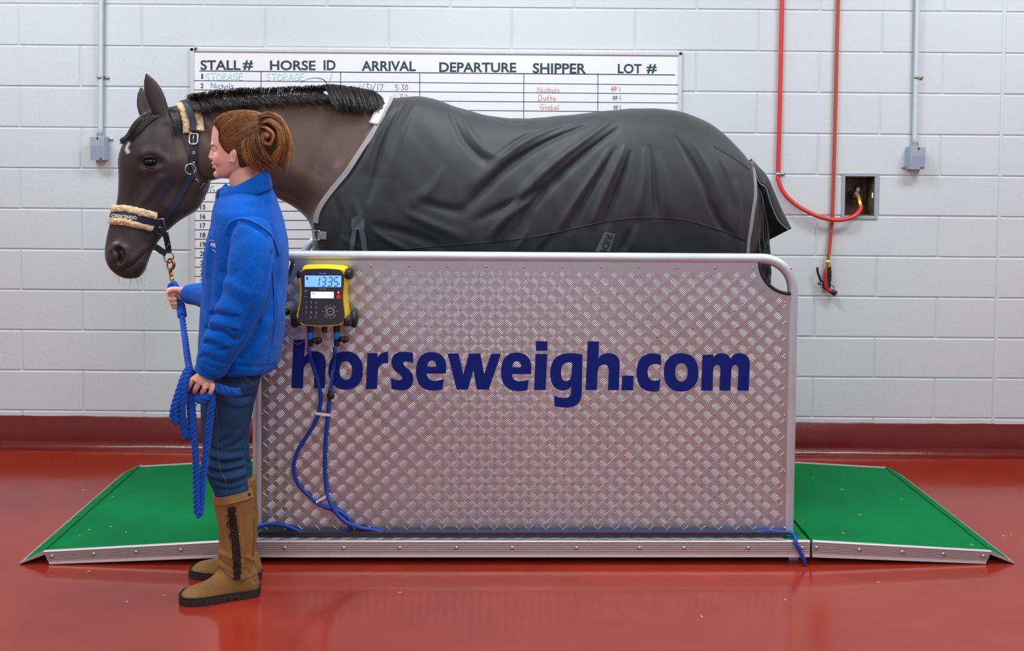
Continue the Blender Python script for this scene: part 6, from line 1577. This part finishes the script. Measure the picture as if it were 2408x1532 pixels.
for y, r_ in ((556, 21), (614, 33)):
    c = [(886+r_*math.cos(a), y+r_*math.sin(a)) for a in np.linspace(0, 2*math.pi, 25)[:-1]]
    obj('red_key', prism([fl(*p) for p in c], lambda u, v: plat(u, FO-.0014, v), lambda u, v: plat(u, FO+.0004, v)), m_redkey, face, smooth=False)
pring(886, 556, .1, 8, 0, 6.28, m_lcd2, 'record_lamp').data.transform(Matrix.Translation((0, -.0012, 0))); ptext('ZERO', 886, 614, 10, mat('pale_red_print', rgb(250, 150, 140), .5), face, .01, 34).data.transform(Matrix.Translation((0, -.0012, 0)))
def bumper(x0, y0, x1, y1):
    a, b = fl(x0, y0), fl(x1, y1); cx_, cz_ = (a[0]+b[0])/2, (a[1]+b[1])/2; wx, wz = abs(b[0]-a[0])/2, abs(b[1]-a[1])/2; q = ball((0, 0, 0), (1, 1, 1), 24, 16)
    sp_ = lambda t, p: math.copysign(abs(t)**p, t)
    return [plat(cx_+wx*sp_(v[0], .55), LF+.038+.042*sp_(v[1], .5), cz_+wz*sp_(v[2], .55)) for v in q[0]], q[1]
for q in ((318, 250, 412, 380), (948, 252, 1062, 392), (292, 880, 388, 1012), (938, 878, 1052, 1020)): obj('bumper', bumper(*q), m_bump, ind, label='black rubber corner bumper')
for x, s in ((833, 1), (694, -1)):
    p = onplat(x, 749, .026); c = plat(p.x, .022, p.z)
    obj('clamp_knob', lathe([(.010, -.012), (.028, -.010), (.033, -.004), (.033, .005), (.029, .010), (.012, .013)], 24, Matrix.Translation(c) @ Matrix.Rotation(PA, 4, 'Z') @ Matrix.Rotation(math.pi/2, 4, 'Y')), m_bump, ind, angle=45)
br_ = onplat(757, 735, .045); obj('bracket', toplat(box((br_.x, .046, br_.z), (.13, .022, .09), bev=.004)), m_bump, ind, smooth=False)
for x in (485, 842):
    nm = obj('connector', cat(*[toplat(cyl((fl(x, y0)[0], LF+.035, fl(x, y0)[1]), (fl(x, y1)[0], LF+.035, fl(x, y1)[1]), r_, 16)) for y0, y1, r_ in ((1005, 1108, .0120),)]), m_black, ind, angle=40)
    obj('strain_relief', cat(*[toplat(cyl((fl(x, y0)[0], LF+.035, fl(x, y0)[1]), (fl(x, y1)[0], LF+.035, fl(x, y1)[1]), r_, 16)) for y0, y1, r_ in ((1196, 1290, .0098), (1285, 1300, .0085))]), m_black, nm, angle=40)
    obj('locking_ring', toplat(cyl((fl(x, 1105)[0], LF+.035, fl(x, 1105)[1]), (fl(x-2, 1200)[0], LF+.035, fl(x-2, 1200)[1]), .0112, 16)), m_connblue, nm, angle=40)
obj('port', toplat(cyl((fl(678, 1010)[0], LF+.035, fl(678, 1010)[1]), (fl(676, 1110)[0], LF+.035, fl(676, 1110)[1]), .0100, 16)), m_black, ind, angle=40)
for xa, x, y in ((545, 552, 1212), (895, 912, 1196)):
    u, v = fl(x, y); cp = obj('dust_cap', cat(toplat(ball((u, LF+.02, v), .0105, 14, 10)), toplat(cyl((u+.008, LF+.03, v-.004), (u+.012, LF+.045, v-.004), .0125, 14))), m_black, ind)
    obj('cap_cord', tube([plat(fl(a, b)[0], LF+.03, fl(a, b)[1]) for a, b in smoothpath([(xa, 1030), (xa+15, 1080), (xa+22, 1140), (x+6, 1180)], 4)], .0010, 6), m_keyg, cp)
u, v = tuple(onplat(674, 734, .035).xz)
cp = obj('dust_cap', cat(toplat(tube([(u+.010*math.cos(a), .040, v+.010*math.sin(a)) for a in np.linspace(0, 2*math.pi, 17)[:-1]], .0035, 8, closed=True)), toplat(cyl((u, .052, v), (u, .036, v), .0075, 14))), m_black, ind)
obj('tag', toplat(box((onplat(672.5, 747, .04).x, .045, onplat(672.5, 747, .04).z), (.024, .006, .014), bev=.001)), m_white, cp, smooth=False)
obj('cap_cord', tube([plat(*onplat(x, y, .046)) for x, y in smoothpath([(676, 756), (678, 775), (684, 794), (694, 808), (704, 809), (716, 802)], 5)], .0010, 6), m_keyg, cp)

# cables and their ties
def cable(L, label):
    P = [onplat(x, y, ly) for x, y, ly in smoothpath(L, 6)]
    def over_edge(q):
        z = max(q.z, ZT0+(.0058 if q.y > .034 else .0102)) if abs(q.x) < LXE and q.y > -.0045 else q.z
        return plat(q.x, min(q.y, -.0095) if q.y < .02 and z < ZT0+.0075 else q.y, z)
    P = [over_edge(q) for q in P]
    o = obj('cable', tube(P, .0072, 12), m_cable); tag(o, label, 'cable', 'sensor cables'); return o
cable([(725.5, 816, LF+.035), (728, 832, -.01), (735, 858, .030), (745, 888, .048), (752, 918, .0505), (753.5, 945, .0505), (748, 975, .0505), (735, 1005, .0505), (716, 1035, .0505), (700, 1062, .0505), (691, 1092, .0505), (692.5, 1118, .0505), (704, 1143, .0505), (724, 1164, .0505), (746, 1184, .0505), (772, 1196, .0505), (797, 1203, .0505), (815, 1216, .0505), (823, 1232, .0505), (818, 1248, .0495), (790, 1262, .0495), (720, 1256, .0495), (690, 1244, .0495), (665, 1236, .0495), (640, 1233, .0495), (615, 1237, .046), (600, 1248, .044)], 'blue cable from the indicator\'s left plug, bowing out to the left down the panel')
cable([(787.5, 816, LF+.035), (787.5, 830, -.01), (786, 850, .03), (781, 888, .046), (776, 920, .0495), (773.5, 950, .0495), (771, 980, .0495), (767, 1020, .0495), (764.5, 1065, .0495), (764.5, 1110, .0495), (768, 1150, .0495), (776, 1182, .035), (789, 1205, .033), (812, 1228, .033), (848, 1242, .040), (885, 1249, .0495), (930, 1262, .0495), (1000, 1270, .0495), (1300, 1270, .0495), (1660, 1270, .0495), (1740, 1262, .0495), (1795, 1250, .0490), (1826, 1251, .0470), (1842, 1252, .0442), (1858, 1254, .0442), (1866, 1260, .030), (1869, 1270, .008), (1872, 1280, -.0100), (1880, 1295, -.0125), (1890, 1315, -.014), (1893, 1328, -.012)], 'blue cable from the indicator\'s right plug, running straight down and along the panel foot')
for (x0, y0, x1, y1, lab) in ((741, 973, 776, 977, 'white tie joining the two blue cables at mid-height of the panel'), (743, 1182, 777, 1162, 'white tie joining the two blue cables just above the panel foot')):
    a, b = plat(*onplat(x0, y0, .0425)), plat(*onplat(x1, y1, .0425)); d = (b-a); L_ = d.length; M = face_frame((a+b)/2, d, (0, 0, 1))
    t = thing('cable_tie', lab, 'cable tie', tuple((a+b)/2), group='white cable ties')
    obj('strap', xf(box((0, 0, 0), (L_, .010, .0022), bev=.0005), M), m_white, t, smooth=False)
    obj('lock', xf(box((.0, 0, .002), (.012, .011, .004), bev=.0008), M), m_white, t, smooth=False)
p = onplat(777.5, 931, .036); kb = thing('cable_bung', 'small black rubber bung on the straight blue cable below the lettering', 'bung', plat(p.x, p.y, p.z))
obj('plug', toplat(ball((p.x, p.y, p.z), (.0150, .008, .0145), 16, 10)), m_bump, kb)
obj('cord', tube([plat(*onplat(x, y, .034)) for x, y in smoothpath([(775, 920), (775, 905), (779, 885), (781, 870)], 4)], .0011, 6), m_keyg, kb)

# straw flecks
m_straw = mat('pale_straw', rgb(224, 206, 150), .8)
rs = random.Random(2)
def fleck(p, L_, where, up=Vector((0, 0, 1))):
    a = rs.uniform(0, math.pi); o = obj('straw_fleck', box(p+up*.0014, (L_, .0028, .0022), Matrix.Rotation(a, 3, 'Z'), bev=.0006), m_straw, smooth=False)
    tag(o, 'tiny pale straw fleck lying on the %s' % where, 'straw', 'straw flecks on the %s' % where)
for x, y in ((196, 1154), (387, 1402), (299, 1417), (209, 1345), (2360, 1262), (2065, 1371), (1846, 1412), (940, 1395), (1650, 1452), (2378, 1258)): fleck(onz(x, y, 0), rs.uniform(.006, .014), 'red floor')
zr = lambda lx: np.interp(abs(lx), [LXE, 1.69], [ZT0, onplat(2332, 1297, 0).z])-.003
for x, y, side in ((188, 1262, 'left'), (210, 1247, 'left'), (261, 1240, 'left'), (297, 1253, 'left'), (265, 1170, 'left'), (1913, 1124, 'right'), (1980, 1153, 'right'), (2120, 1175, 'right'), (2022, 1212, 'right'), (1983, 1255, 'right'), (2285, 1283, 'right')):
    z = .07
    for _ in range(5): p = onz(x, y, z); z = float(zr((p-PO).dot(PU)))
    fleck(p, rs.uniform(.006, .013), 'green %s-hand ramp' % side)
